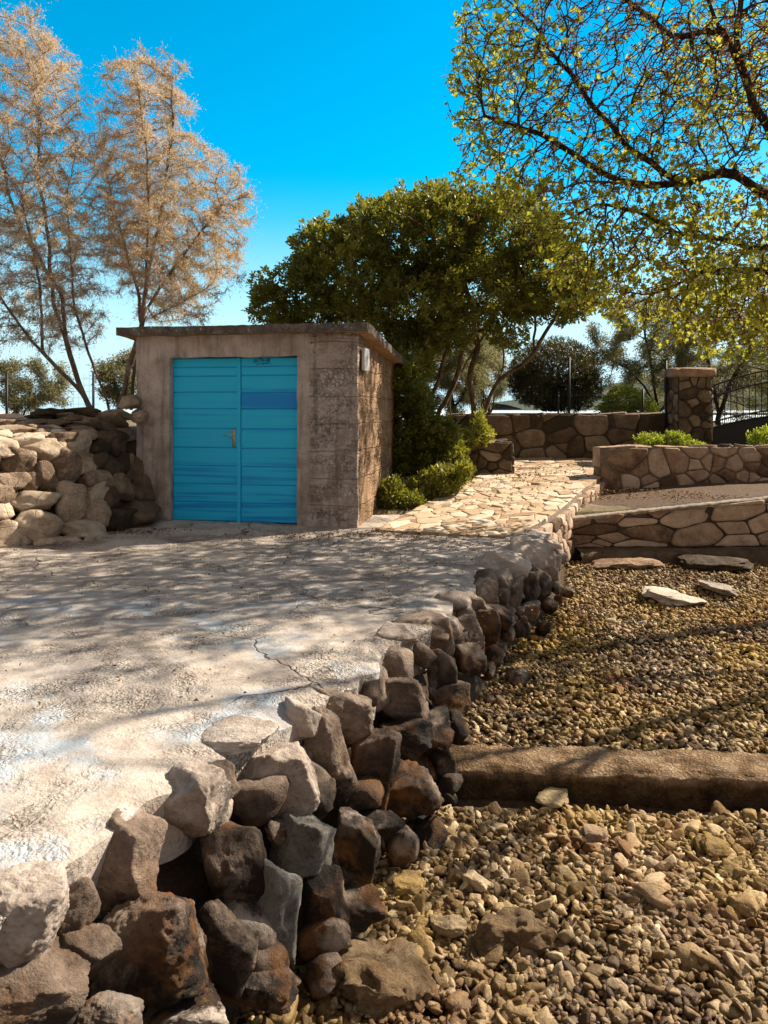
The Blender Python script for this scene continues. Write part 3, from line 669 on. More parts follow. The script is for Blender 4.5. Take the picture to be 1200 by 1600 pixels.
pr_.build('stonework', M['shade_stone'], gp2); MB().box(x0 + .004, x1, y0 + .004, y1, .2, 2.0).build('mortar_core', M['dark_mortar'], gp2, False)

# ------------------------------------------------------------------ the shed
shed = thing('concrete_shed', 'small rough concrete shed with a flat slab roof and a bright blue double door', 'shed', (-.30, 8.68, 0), R(-10))
W, D, H0 = 2.69, 3.0, 2.24
def slabmesh(mb, boxes, disp, res=.06, taper=None):
    for (x0, x1, y0, y1, z0, z1) in boxes:
        for ax in range(3):
            lo, hi = [(x0, y0, z0)[k] for k in range(3)], [(x1, y1, z1)[k] for k in range(3)]
            a, c = [k for k in range(3) if k != ax]
            na, nc = max(2, int((hi[a] - lo[a]) / res) + 1), max(2, int((hi[c] - lo[c]) / res) + 1)
            for s in (0, 1):
                A, B = np.meshgrid(np.linspace(lo[a], hi[a], na), np.linspace(lo[c], hi[c], nc)); P = np.zeros(A.shape + (3,))
                P[..., a] = A; P[..., c] = B; P[..., ax] = hi[ax] if s else lo[ax]; P = P.reshape(-1, 3)
                if taper: P = taper(P)
                P = P + vnoise(P * 2.2 + 11, 3) * disp + vnoise(P * 9 + 5, 2) * disp * .35
                i = np.arange(nc - 1)[:, None] * na + np.arange(na - 1)[None]; q = np.stack([i, i + 1, i + na + 1, i + na], -1).reshape(-1, 4)
                if (s == 1) == (ax == 1): q = q[:, ::-1]
                mb.add(P, q)
def tap(P):
    P = P.copy(); up = P[:, 2] > 1.9; P[up, 2] -= np.clip(P[up, 1], 0, 9) * .085 * (P[up, 2] - 1.9) / .34; return P
ox0, ox1, oz = -2.27, -.705, 1.985
mb = MB()
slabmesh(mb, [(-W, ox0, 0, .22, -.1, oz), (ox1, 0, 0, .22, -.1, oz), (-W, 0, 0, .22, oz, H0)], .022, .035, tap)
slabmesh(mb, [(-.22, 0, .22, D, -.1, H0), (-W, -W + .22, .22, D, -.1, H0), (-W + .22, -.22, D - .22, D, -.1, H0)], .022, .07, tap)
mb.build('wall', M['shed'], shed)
mb = MB()
def rtap(P): P = P.copy(); P[:, 2] -= np.clip(P[:, 1], 0, 9) * .085; return P
slabmesh(mb, [(-W - .19, .14, -.13, D + .15, H0 + .004, H0 + .10)], .020, .035, rtap)
mb.build('roof', M['roof'], shed)
# door: two leaves of horizontal boards, both set back in the opening
def leaf(xa, xb, zs, name):
    lf = MB(); rr = np.random.default_rng(int(abs(xa * 100)))
    for i in range(len(zs) - 1):
        z0, z1 = zs[i] + .0045, zs[i + 1] - .0045; x0, x1, y = xa, xb, .10; c = .006
        ti = tints[name][i]
        nx = 14; X = np.linspace(x0, x1, nx)
        rows = [(0 + y, z0), (y - c, z0 + c), (y - c, (z0 + z1) / 2), (y - c, z1 - c), (y, z1)]
        V = np.array([[(x, yy + .0015 * math.sin(x * 9 + i), zz) for x in X] for yy, zz in rows]).reshape(-1, 3)
        k = np.arange(4)[:, None] * nx + np.arange(nx - 1)[None]
        lf.add(V, np.stack([k, k + 1, k + nx + 1, k + nx], -1).reshape(-1, 4), ti)
    lf.box(xa, xb, .1015, .125, zs[0], zs[-1], tint=.9)
    return lf.build(name, M['door'], shed, False)
zs = [.05, .272, .485, .70, .915, 1.14, 1.375, 1.57, 1.77, 1.875, 1.978]
cx = -1.435
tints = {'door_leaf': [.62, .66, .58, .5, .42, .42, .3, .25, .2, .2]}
zl = [.055, .275, .49, .705, .92, 1.145, 1.38, 1.575, 1.765, 1.87, 1.978]
l1 = leaf(ox0 + .005, cx - .022, zl, 'door_leaf')
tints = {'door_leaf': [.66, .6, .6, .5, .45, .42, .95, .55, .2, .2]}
l2 = leaf(cx + .022, ox1 - .004, zs, 'door_leaf')
l1['label'] = 'turquoise left door leaf carrying the brass handle'; l2['label'] = 'blue right door leaf with a small black scribble'
MB().box(cx - .027, cx + .016, .080, .118, .05, 1.975, tint=.2).build('cover_strip', M['door'], l1, False)
hd = MB().box(cx - .085, cx - .052, .086, .0935, .93, 1.14); hd.tube([(cx - .068, .09, 1.07), (cx - .068, .045, 1.07)], .010, 10)
hd.tube([(cx - .066, .046, 1.07), (cx - .10, .042, 1.072), (cx - .185, .044, 1.066)], [.009, .008, .007], 10); hd.tube([(cx - .068, .0862, .975), (cx - .068, .083, .975)], .007, 8)
hd.build('handle', M['brass'], l1)
# the black scribble on the right leaf
g = MB(); sx, sz, sc = -1.262, 1.903, .0105
def stroke(pts, wdt=.0032):
    pts = np.array(pts, float); P = np.stack([sx + pts[:, 0] * sc, pts[:, 0] * 0 + .0915, sz + pts[:, 1] * sc * 1.05], 1); g.tube(P, wdt, 6)
stroke([(.6, 5.4), (.2, 1.6), (-.3, 1.8)]); stroke([(.2, 2.8), (1.6, 1.2)])
stroke([(2.3, 4.9), (2.5, 1.5), (5, 1.6), (5, 4.8), (3.2, 4.9), (3.1, 3.0), (4.9, 3.1)])
stroke([(6.2, 3.2), (6.3, 5.6), (8.3, 7.0), (10.4, 5.8)]); stroke([(8.3, 7.4), (8.3, 1.6)], .0045); stroke([(7.4, 4.2), (9.4, 4.5)]); stroke([(10.2, 5.6), (10.3, 1.8)])
stroke([(11.4, 1.6), (11.6, 5.1), (14.2, 5.2), (14.2, 1.5)]); stroke([(11.6, 3.3), (14.1, 3.4)])
stroke([(16.1, 6.0), (16.2, 1.7)], .0042); stroke([(18.8, 6), (16.4, 3.9), (19, 1.0)], .0045); stroke([(18.9, 5.6), (19.2, 3.8), (17.6, 3.6)], .004)
stroke([(3.2, -.5), (8, .4), (12, .2), (17.5, .9)], .0035); stroke([(10, -.1), (12.4, .1)], .005); stroke([(19.9, -.1), (20.4, -.2)], .006)
g.build('scribble', M['ink'], l2)
# white utility box on the sunward wall
wb = MB().box(.022, .062, .12, .40, 1.82, 2.08); o_ = wb.build('meter_box', M['white_box'], shed, False)
bv = o_.modifiers.new('b', 'BEVEL'); bv.width = .008; bv.segments = 2
MB().box(.0615, .0655, .145, .375, 1.845, 2.055).build('lid', M['white_box'], o_, False)
MB().box(.0650, .0675, .25, .28, 1.96, 2.00).build('printed_mark', M['grey_print'], o_, False)

# ------------------------------------------------------------------ dry stone wall on the left
ds = thing('dry_stone_wall', 'thick dry stone wall of loose pale rubble joining the left corner of the shed', 'wall')
BASE = smooth_poly([(-6.6, 4.5), (-5.0, 6.1), (-3.75, 7.35), (-3.15, 7.95), (-2.95, 8.3), (-2.80, 8.7), (-2.76, 9.3)], 200)
dsL = np.r_[0, np.cumsum(np.linalg.norm(np.diff(BASE, axis=0), axis=1))]; LT = dsL[-1]
def ds_pt(s, t):
    """s along the wall, t up the face then back over the top"""
    x = np.interp(s, dsL, BASE[:, 0]); y = np.interp(s, dsL, BASE[:, 1])
    i = np.clip(np.searchsorted(dsL, s), 2, len(BASE) - 3); tx, ty = (BASE[i + 2] - BASE[i - 2]); l = math.hypot(tx, ty); nx, ny = -ty / l, tx / l
    hz = [0, .92, 1.06, 1.2, 1.24]; bk = [0, .28, .42, 1.0, 1.9]; tt = [0, .95, 1.15, 1.75, 2.7]
    h = np.interp(t, tt, hz); o = np.interp(t, tt, bk); k = np.interp(s, [LT - 1.4, LT - .3], [1, 1.12])
    return np.array([x + nx * o, y + ny * o, .02 + h * k]), np.array([tx / l, ty / l, 0]), np.array([nx, ny, 0])
SS, TT = np.meshgrid(np.linspace(0, LT, 150), np.linspace(-.1, 2.7, 50))
V = np.array([ds_pt(a, b_)[0] for a, b_ in zip(SS.ravel(), TT.ravel())])
V2 = V.copy(); V2[:, 2] -= .10 * (TT.ravel() > .9); nn = np.array([ds_pt(a, .5)[2] for a in SS.ravel()]); V2 += nn * .10 + vnoise(V * 3, 3) * .05
i = np.arange(49)[:, None] * 150 + np.arange(149)[None]
MB().add(V2, np.stack([i, i + 1, i + 151, i + 150], -1).reshape(-1, 4)).build('rubble_core', M['earth'], ds)
r = np.random.default_rng(33); s_lo = 2.4
pol = cells(LT - s_lo, 2.0, .235, r, 1.15, 1)
for ci, p in enumerate(pol):
    c = p.mean(0); ext = (p.max(0) - p.min(0)); s = s_lo + c[0]; t_ = c[1]
    P, tg, nb = ds_pt(s, t_); top_ = t_ > .98
    v, f = rock(4 if s > 3.6 else 3, (ext[0] * .53, max(ext) * .5 * (.8 if top_ else .75), ext[1] * .53), 500 + ci, planes=9, soft=44, rough=.15, fine=.06)
    rr = np.random.default_rng(900 + ci)
    v = v @ rrot(rr, .5).T
    if top_:
        v = v[:, [0, 2, 1]] * [1, 1, .62]
        if t_ > 1.25: v[:, 2] *= .55
    A = np.stack([tg, nb, np.array([0, 0, 1])], 1); v = v @ A.T
    o_ = MB().add(v, f, rr.uniform(0, 1)).build('stone', M['shade_stone'] if s > LT - 1.0 else M['dry_rock'], ds); o_.location = P + nb * (.05 if not top_ else 0) - np.array([0, 0, .02 if top_ else 0])  # stones nearest the shed have its shadow put into their colour
for (px, py, Y, wx, wz) in ((203, 628, 9.05, .14, .085), (215, 650, 9.05, .12, .09), (180, 648, 9.2, .2, .07), (165, 660, 9.2, .2, .08)):
    v, f = rock(4, (wx, .14, wz), 700 + px, rough=.18); o_ = MB().add(v, f, .35).build('stone', M['dry_rock'], ds); o_.location = at(px, py, Y)
for (px, py, wx, wz) in ((110, 846, .12, .05), (145, 845, .1, .04), (75, 850, .15, .06), (30, 850, .16, .09), (205, 812, .16, .05)):
    Y = CAMH * F / (py + 4 - 640); v, f = rock(4, (wx, wx * .8, wz), 800 + px, rough=.16); o_ = MB().add(v, f, .6).build('stone', M['dry_rock'], ds); o_.location = ((px - 600) / F * Y, Y, .04)

# ------------------------------------------------------------------ sea wall of boulders under the quay edge
sea = thing('sea_wall', 'rough retaining wall of big tide-stained boulders along the edge of the quay', 'wall')
def face_pt(Yt, t):
    """Yt = depth of the top edge, t = 0 top .. 1 foot"""
    x0 = edge_x(Yt); i = min(max(int(np.searchsorted(TOPS[:, 1], Yt)), 3), len(TOPS) - 4); d = TOPS[i + 3] - TOPS[i - 3]; d = d / np.linalg.norm(d)
    n = np.array([d[1], -d[0]]); o = foot_off(Yt) * t; q = np.array([x0, Yt]) + n * o; zb = beach_z(q[0], q[1])
    return np.array([q[0], q[1], zb * t]), n
_g = [(yt, t) for yt in np.linspace(1.0, 9.5, 300) for t in np.linspace(0, 1.0, 40)]
_gp = np.array([face_pt(a, b_)[0] for a, b_ in _g]); _gpx = np.stack([600 + _gp[:, 0] / _gp[:, 1] * F, 640 + (CAMH - _gp[:, 2]) / _gp[:, 1] * F], 1)
def on_face(px, py):
    k = np.argmin(((_gpx - [px, py]) ** 2).sum(1)); return _gp[k], face_pt(*_g[k])[1], _g[k]
# core
YT = np.linspace(.8, 9.6, 160); TTs = np.linspace(0, 1.15, 16)
V = np.array([[face_pt(y, t)[0] - np.array([*face_pt(y, t)[1], 0]) * .26 for y in YT] for t in TTs]).reshape(-1, 3); V[:160, 2] -= .07
V += vnoise(V * 4, 3) * .06; i = np.arange(15)[:, None] * 160 + np.arange(159)[None]
MB().add(V, np.stack([i, i + 1, i + 161, i + 160], -1).reshape(-1, 4)).build('rubble_core', M['earth'], sea)
BOUL = [  # px centre, py centre, width, height on the photograph, top tint
 (55, 1432, 160, 165, .62), (205, 1335, 150, 160, .5), (302, 1268, 145, 165, .58), (390, 1152, 135, 62, .66), (452, 1235, 128, 140, .6),
 (482, 1122, 66, 78, .66), (528, 1185, 84, 160, .42), (545, 1104, 118, 110, .5), (600, 1205, 74, 130, .35), (262, 1470, 180, 200, .45),
 (447, 1435, 96, 190, .72), (488, 1335, 96, 135, .66), (562, 1335, 92, 130, .62), (60, 1550, 190, 150, .3), (318, 1585, 130, 90, .6), (200, 1600, 100, 80, .7),
 (585, 1022, 86, 96, .5), (660, 952, 86, 64, .48), (632, 990, 70, 50, .55), (700, 968, 56, 60, .6), (690, 1000, 56, 80, .35), (735, 1002, 70, 92, .3), (640, 1100, 84, 100, .2),
 (625, 1050, 60, 80, .45), (700, 1058, 46, 90, .5), (716, 1095, 62, 60, .6), (690, 1135, 50, 54, .5), (655, 1160, 80, 70, .25), (745, 952, 50, 52, .5), (722, 930, 60, 44, .6),
 (765, 985, 56, 80, .3), (788, 905, 60, 56, .5), (800, 878, 90, 56, .8), (845, 868, 80, 86, .75), (800, 930, 46, 66, .3), (825, 918, 60, 60, .28), (850, 915, 40, 66, .25), (868, 880, 30, 30, .75), (872, 858, 24, 30, .75),
 (765, 925, 40, 50, .45), (832, 956, 40, 38, .7), (785, 970, 50, 50, .35), (660, 1240, 100, 90, .35), (600, 1290, 80, 70, .4), (380, 1370, 110, 150, .25), (360, 1490, 110, 160, .25), (560, 1420, 90, 80, .45), (500, 1250, 70, 80, .3),
 (740, 1030, 60, 60, .4), (420, 1540, 130, 90, .35), (120, 1440, 80, 130, .2), (150, 1500, 110, 120, .25), (345, 1230, 80, 90, .3), (520, 1420, 80, 110, .4), (700, 1200, 40, 70, .4)]
for bi, (px, py, pw_, ph, ti) in enumerate(BOUL):
    P, n, (yt, t) = on_face(px, py); Yd = P[1]
    wx, hz = pw_ / F * Yd / 2, ph / F * Yd / 2
    tilt = math.atan2(CAMH - P[2], Yd)
    dp = .85 * wx; wz = max(.5 * hz, (hz - .8 * dp * math.sin(tilt)) / math.cos(tilt))
    v, f = rock(6 if pw_ > 115 else (5 if pw_ > 60 else 4), (wx * 1.08, dp, wz * 1.05), 40 + bi, planes=8, soft=44, rough=.13, fine=.03 + .05 * (bi % 3 == 0), nf=1.4)
    rr = np.random.default_rng(bi); v = v @ rotm((0, 0, 1), rr.uniform(-.25, .25)).T @ rotm((0, 1, 0), rr.uniform(-.18, .18)).T
    o_ = MB().add(v, f, ti).build('boulder', M['pitted_rock'] if ti in (.72, .66) and py > 1300 else M['pale_rock' if ti >= .55 else 'sea_rock'], sea)
    o_.location = P + np.array([-n[0], -n[1], 0]) * dp * .5 + np.array([0, 0, 0])
    top_ = o_.location.z + v[:, 2].max()
    lim = .12 if (py < 900 and px > 770) else (.045, -.005, .03)[bi % 3]
    if top_ > lim: o_.location.z -= top_ - lim
# smaller stones wedged between them and along the far and near runs
r = np.random.default_rng(71)
for bi in range(62):
    yt = r.uniform(2.2, 8.2); t = r.uniform(.06, 1.02); P, n = face_pt(yt, t); sz = r.uniform(.035, .095) * (1.2 if yt < 4 else 1)
    v, f = rock(3, (sz * r.uniform(.9, 1.5), sz, sz * r.uniform(.7, 1.2)), 3000 + bi, rough=.16); v = v @ rrot(r, 1).T
    o_ = MB().add(v, f, r.uniform(.2, .7)).build('wedge_stone', M['sea_rock'], sea); o_.location = P - np.array([*n, 0]) * r.uniform(.03, .10)

# ------------------------------------------------------------------ beach: loose pebbles (uncountable), kerb beam and named rocks
def pebbles(name, pts, sizes, sub, seed, parent=None):
    r = np.random.default_rng(seed); n = len(pts); mb = MB(); lib = [rock(sub, (1, 1, 1), 60 + k + seed, planes=7, soft=60, rough=.08, fine=.04, nf=1.3) for k in range(14)]
    kind = r.integers(0, 14, n)
    for k in range(14):
        m = kind == k; c = m.sum()
        if c == 0: continue
        v, f = lib[k]; sc = sizes[m][:, None] * np.c_[r.uniform(.85, 1.45, c), r.uniform(.7, 1.05, c), r.uniform(.42, .85, c)]
        q = v[None] * sc[:, None]
        tl = r.normal(0, .38, (c, 2)); q[..., 2] += q[..., 0] * tl[:, :1] + q[..., 1] * tl[:, 1:]
        a = r.uniform(0, 2 * np.pi, c); ca, sa = np.cos(a)[:, None], np.sin(a)[:, None]
        x = q[..., 0] * ca - q[..., 1] * sa; y = q[..., 0] * sa + q[..., 1] * ca
        q = np.stack([x, y, q[..., 2]], -1) + pts[m][:, None]
        F_ = (f[None] + (np.arange(c) * len(v))[:, None, None]).reshape(-1, 3)
        mb.add(q.reshape(-1, 3), F_, np.repeat(np.clip(r.beta(1.8, 2.1, c), 0, 1), len(v)))
    return mb.build(name, M['pebble'], parent)
def beach_pts(n, y0, y1, seed, near=1.0):
    r = np.random.default_rng(seed); out = []
    Y = y0 + (y1 - y0) * r.uniform(0, 1, n * 3); X = r.uniform(-.7, .56 * y1 + 1.6, n * 3)
    ok = (X > edge_x(Y) + foot_off(Y) * .35) & (X < .56 * Y + 1.6) & ~((Y > 4.07) & (Y < 4.62) & (X > .3))
    X, Y = X[ok][:n], Y[ok][:n]; return X, Y, r
def scatter(specs):
    P_, S_ = [], []
    for (n, y0, y1, sd, s0, s1) in specs:
        X, Y, r = beach_pts(n, y0, y1, sd); sz = r.uniform(s0, s1, len(X)); z = beach_z(X, Y) + .03 * fbm(np.c_[X, Y, X * 0] * 1.5, 4) + r.uniform(-.012, .016, len(X)) - .005
        P_.append(np.c_[X, Y, z]); S_.append(sz)
    return np.concatenate(P_), np.concatenate(S_)
o_ = pebbles('pebble_gravel', *scatter(((2600, 2.3, 4.2, 1, .021, .034), (340, 2.3, 4.15, 2, .036, .056))), 3, 100); tag(o_, 'larger limestone pebbles covering the near beach below the kerb', 'pebbles', kind='stuff')
o_ = pebbles('fine_gravel', *scatter(((17000, 2.3, 4.2, 8, .010, .022), (300, 4.5, 9.0, 5, .026, .042))), 2, 200); tag(o_, 'small brown and cream gravel filling in between the near pebbles', 'gravel', kind='stuff')
o_ = pebbles('beach_gravel', *scatter(((8500, 4.5, 6.2, 3, .011, .023), (15000, 6.0, 9.9, 4, .010, .022))), 2 - 1, 300); tag(o_, 'yellow-stained gravel between the kerb beam and the terrace wall', 'gravel', kind='stuff')

bm_ = MB(); xs = np.linspace(.12, 5.6, 150)                               # concrete kerb across the beach
prof = [(.30, -.86), (.30, -.63), (.27, -.605), (.13, -.60), (.02, -.605), (-.015, -.635), (-.03, -.74), (-.02, -.9)]
sub = []
for a, c in zip(prof[:-1], prof[1:]):
    for k_ in range(4): sub.append((a[0] + (c[0] - a[0]) * k_ / 4, a[1] + (c[1] - a[1]) * k_ / 4))
sub.append(prof[-1]); ns = len(sub)
V = np.array([[(x, 4.27 - (x - .35) * .07 + dy, dz) for dy, dz in sub] for x in xs]).reshape(-1, 3); V += vnoise(V * 3, 3) * .030 + vnoise(V * 14, 3) * .022
i = np.arange(149)[:, None] * ns + np.arange(ns - 1)[None]
bm_.add(V, np.stack([i, i + ns, i + ns + 1, i + 1], -1).reshape(-1, 4))
tag(bm_.build('kerb_beam', M['beam']), 'long rust-stained concrete kerb beam lying across the pebble beach', 'kerb')

def loose(name, px, py, wpx, hpx, thick, seed, label, mat='slab_rock', rough=.2, flat=True, z=None, tint=.6, group=None, rz=0., ang=0.):
    zb = None; Y = 5.
    for _ in range(12):
        X = (px - 600) / F * Y; zb = beach_z(X, Y); Y = (CAMH - zb) * F / (py - 640)
    X = (px - 600) / F * Y; dy = max(.08, hpx / F * Y * Y / (CAMH - zb) / 2 if flat else wpx / F * Y / 2)
    v, f = rock(5, (wpx / F * Y / 2, dy, thick), seed, planes=12, soft=26, rough=rough, fine=.03)
    v = v @ rotm((0, 0, 1), rz).T @ rotm((0, 1, 0), ang).T
    v = v + vnoise(v * 5 + seed, 3) * min(.06, dy * .5) * [1, 1, .4]
    if 'crust' in mat: v = v + vnoise(v * 14 + seed, 3) * .035
    o = MB().add(v, f, tint).build(name, M[mat]); o.location = (X, Y, zb + thick * (.15 if mat == 'crust_rock' else .75))
    return tag(o, label, 'rock', group)
loose('flat_rock', 1048, 938, 100, 24, .055, 11, 'flat pale slab of rock lying in sun on the gravel near the terrace wall', tint=.75, ang=.12)
loose('flat_rock', 1122, 925, 50, 22, .05, 12, 'small dark tilted rock just behind the pale slab in the shade', tint=.3, ang=.15)
loose('ledge_rock', 975, 884, 120, 14, .05, 13, 'long low ledge of rock at the foot of the terrace wall', 'wall_stone', tint=.3)
loose('ledge_rock', 1110, 884, 110, 20, .08, 14, 'dark broken ledge rock at the foot of the terrace wall, beyond the slab', 'shade_stone', tint=.2)
loose('rock_outcrop', 800, 1470, 150, 50, .08, 15, 'low rust-brown rock outcrop in the middle of the near pebbles', 'crust_rock', .38, tint=.5)
loose('rock_outcrop', 590, 1530, 190, 110, .10, 16, 'pitted brown rock outcrop at the foot of the sea wall, bottom of the beach', 'crust_rock', .3, tint=.6)
loose('loose_rock', 833, 955, 40, 30, .09, 18, 'rounded light boulder lying free at the far foot of the sea wall', 'slab_rock', flat=False, tint=.6)
for i_, (px, py, wpx, ti, lb) in enumerate(((930, 1310, 40, .8, 'long cream cobble among the near pebbles, below the middle of the kerb'), (742, 1385, 36, .7, 'pale angular cobble just above the rust-brown outcrop'),
        (1115, 1330, 44, .3, 'brown blocky cobble at the right of the near pebbles'), (865, 1255, 50, .75, 'smooth oblong cobble resting against the kerb foot'), (1160, 1420, 46, .5, 'yellowish cobble near the right edge of the beach'),
        (700, 1455, 42, .8, 'sharp pale triangular cobble left of the rust-brown outcrop'), (1020, 1400, 42, .6, 'flat reddish cobble right of the rust-brown outcrop'), (640, 1390, 50, .4, 'squat grey cobble beside the foot of the sea wall'))):
    loose('cobble', px, py, wpx, 26, .035, 300 + i_, lb, 'pebble', tint=ti, rz=i_ * .9, group='large cobbles on the near beach')

# ------------------------------------------------------------------ vegetation
def colonize(start, attr_pts, step=.12, infl=1.2, kill=.2, iters=160, grav=0., seed=0, wob=.25):
    """grow a branching skeleton from polylines towards attraction points. start: list of polylines (list of xyz)"""
    r = np.random.default_rng(seed); nodes, par = [], []
    for pl, attach in start:
        pl = np.array(pl, float); d = np.r_[0, np.cumsum(np.linalg.norm(np.diff(pl, axis=0), axis=1))]; n = max(2, int(d[-1] / step))
        s = np.linspace(0, d[-1], n + 1); q = np.stack([np.interp(s, d, pl[:, k]) for k in range(3)], 1)
        for _ in range(2): q[1:-1] = (q[:-2] + 2 * q[1:-1] + q[2:]) / 4
        q[1:] += vnoise(q[1:] * 2.2, 2) * step * wob * 1.4
        if attach and nodes:
            k = int(np.argmin(((np.array(nodes) - q[0]) ** 2).sum(1))); prev = k; q = q[1:]
        else: prev = -1
        for p in q: nodes.append(p); par.append(prev); prev = len(nodes) - 1
    nodes = np.array(nodes); par = list(par); A = np.array(attr_pts); best = np.full(len(A), 1e9); bi = np.zeros(len(A), int); n0 = 0; alive = np.ones(len(A), bool)
    NN = [nodes]
    cnt = len(nodes); new = nodes; allN = nodes; cnt0 = 0; tried = {}
    for it in range(iters):
        d = np.linalg.norm(A[:, None] - new[None], axis=2) if len(A) * len(new) < 4e7 else None
        if d is None: break
        k = d.argmin(1); dm = d[np.arange(len(A)), k]; up = dm < best; best[up] = dm[up]; bi[up] = cnt0 + k[up]
        keep = best > kill; A, best, bi = A[keep], best[keep], bi[keep]
        if len(A) == 0: break
        act = best < infl * (1 if it < 60 else 1.5)
        if not act.any(): break
        ids = bi[act]; v = A[act] - allN[ids]; v /= np.linalg.norm(v, axis=1)[:, None] + 1e-9
        uq, inv = np.unique(ids, return_inverse=True); D_ = np.zeros((len(uq), 3)); np.add.at(D_, inv, v)
        D_ /= np.linalg.norm(D_, axis=1)[:, None] + 1e-9; D_ += r.normal(0, wob, D_.shape) + [0, 0, grav]
        pd = np.array([allN[u_] - allN[par[u_]] if par[u_] >= 0 else np.array([0, 0, 1.]) for u_ in uq]); pd /= np.linalg.norm(pd, axis=1)[:, None] + 1e-9
        D_ = D_ + pd * .55; D_ /= np.linalg.norm(D_, axis=1)[:, None] + 1e-9
        ok = np.array([tried.get(int(u_), 0) < 3 for u_ in uq])
        if not ok.any(): break
        for u_ in uq[ok]: tried[int(u_)] = tried.get(int(u_), 0) + 1
        new = allN[uq[ok]] + D_[ok] * step; cnt0 = len(allN); allN = np.concatenate([allN, new]); par += [int(u_) for u_ in uq[ok]]
        if len(allN) > 30000: break
    return allN, np.array(par)
def radii(P, par, tip=.004, ex=2.3, lo=None):
    n = len(P); acc = np.zeros(n); child = np.zeros(n, int)
    for i in range(n - 1, -1, -1):
        if acc[i] == 0: acc[i] = tip ** ex
        if par[i] >= 0: acc[par[i]] += acc[i]; child[par[i]] += 1
    return acc ** (1 / ex), child
def branch_mesh(mb, P, par, rad, sides=6, rmin=0):
    n = len(P); d = np.zeros((n, 3)); m = par >= 0; d[m] = P[m] - P[par[m]]
    for i in np.where(~m)[0]:
        c = np.where(par == i)[0]; d[i] = (P[c[0]] - P[i]) if len(c) else [0, 0, 1]
    d /= np.linalg.norm(d, axis=1)[:, None] + 1e-9
    a = np.cross(d, [.83, .41, .21]); a /= np.linalg.norm(a, axis=1)[:, None] + 1e-9; b_ = np.cross(d, a)
    th = np.arange(sides) / sides * 2 * np.pi
    V = P[:, None] + rad[:, None, None] * (a[:, None] * np.cos(th)[None, :, None] + b_[:, None] * np.sin(th)[None, :, None])
    # a separate base ring for every segment whose direction differs from its parent's keeps joints clean
    idx = np.where(m & (rad > rmin))[0]; pr = par[idx]
    rb = np.minimum(rad[pr], rad[idx] * 1.35)
    VB = P[pr][:, None] + rb[:, None, None] * (a[idx][:, None] * np.cos(th)[None, :, None] + b_[idx][:, None] * np.sin(th)[None, :, None]) - d[idx][:, None] * (rb * .3)[:, None, None]
    j = np.arange(sides); j2 = (j + 1) % sides; nb = n * sides
    k = np.arange(len(idx))[:, None] * sides + nb; e = idx[:, None] * sides
    f = np.stack([k + j, k + j2, e + j2, e + j], -1).reshape(-1, 4)
    mb.add(np.concatenate([V.reshape(-1, 3), VB.reshape(-1, 3)]), f)
def leaves(mb, pts, dirs, size, tmpl, r, tint, droop=0, nrm=None):
    """one leaf per point: tmpl = (verts (k,3) with +y along the leaf, faces list)"""
    n = len(pts); D_ = dirs / (np.linalg.norm(dirs, axis=1)[:, None] + 1e-9)
    Nn = r.normal(size=(n, 3)) * .8 + (nrm if nrm is not None else np.array([0, 0, 1.])); X = np.cross(D_, Nn); X /= np.linalg.norm(X, axis=1)[:, None] + 1e-9; Z = np.cross(X, D_)
    tv, tf = tmpl; s = np.broadcast_to(size, (n,))[:, None, None]
    V = pts[:, None] + s * (tv[None, :, 0:1] * X[:, None] + tv[None, :, 1:2] * D_[:, None] + tv[None, :, 2:3] * Z[:, None])
    k = (np.arange(n) * len(tv))[:, None]
    fs = [(np.array(f)[None] + k) for f in tf]
    mb.add(V.reshape(-1, 3), fs, np.repeat(np.broadcast_to(tint, (n,)), len(tv)))
T_DIAM = (np.array([(0, 0, 0), (.2, .5, .05), (0, 1, -.05), (-.2, .5, .05)]), [[0, 1, 2], [0, 2, 3]])
T_OBOV = (np.array([(0, 0, 0), (.10, .35, .03), (.19, .72, .05), (0, 1, -.03), (-.19, .72, .05), (-.10, .35, .03), (0, .6, 0)]), [[0, 1, 6], [1, 2, 6], [2, 3, 6], [3, 4, 6], [4, 5, 6], [5, 0, 6]])
_mp = [(0, 0, 0)] + [(x, y, .10 * abs(x) - .06 * y) for x, y in ((.12, .08), (.42, .02), (.30, .22), (.60, .48), (.30, .50), (.22, .62), (0, 1), (-.22, .62), (-.30, .50), (-.60, .48), (-.30, .22), (-.42, .02), (-.12, .08))]
T_MAPLE = (np.array(_mp + [(0, .32, -.03)]), [[i, i + 1, 14] for i in range(0, 13)] + [[13, 0, 14]])
T_NEEDLE = (np.array([(-.05, 0, 0), (.05, 0, 0), (.03, 1, -.15)]), [[0, 1, 2]])
def ell(n, c, rad, r, shell=0):
    d = r.normal(size=(n, 3)); d /= np.linalg.norm(d, axis=1)[:, None]; q = r.uniform(shell, 1, n) ** (1 / 3) * (1 + .6 * fbm(d * 1.7 + np.array(c), 3))
    return np.array(c) + d * q[:, None] * np.array(rad)
def pell(px, py, Y, rx, rz, ry): return at(px, py, Y), np.array([rx / F * Y, ry, rz / F * Y])
def pline(pts, Y): return [at(p[0], p[1], Y + (p[2] if len(p) > 2 else 0)) for p in pts]

def tree(name, label, group, stems, attrs, bark, leafset, step=.12, tip=.004, ex=2.3, infl=1.2, kill=.2, grav=0., seed=0, sides=6, wob=.25, base=None, cat='tree'):
    P, par = colonize(stems, attrs, step, infl, kill, 150, grav, seed, wob); rad, ch = radii(P, par, tip, ex)
    loc = np.array(base if base is not None else P[0]); root = thing(name, label, cat, tuple(loc), 0, group)
    mb = MB(); branch_mesh(mb, P - loc, par, rad, sides); mb.build('trunk', bark, root)
    for nm, mat, fn in leafset:
        mb = MB(); fn(mb, P - loc, par, rad, ch); mb.build(nm, mat, root)
    return root, P

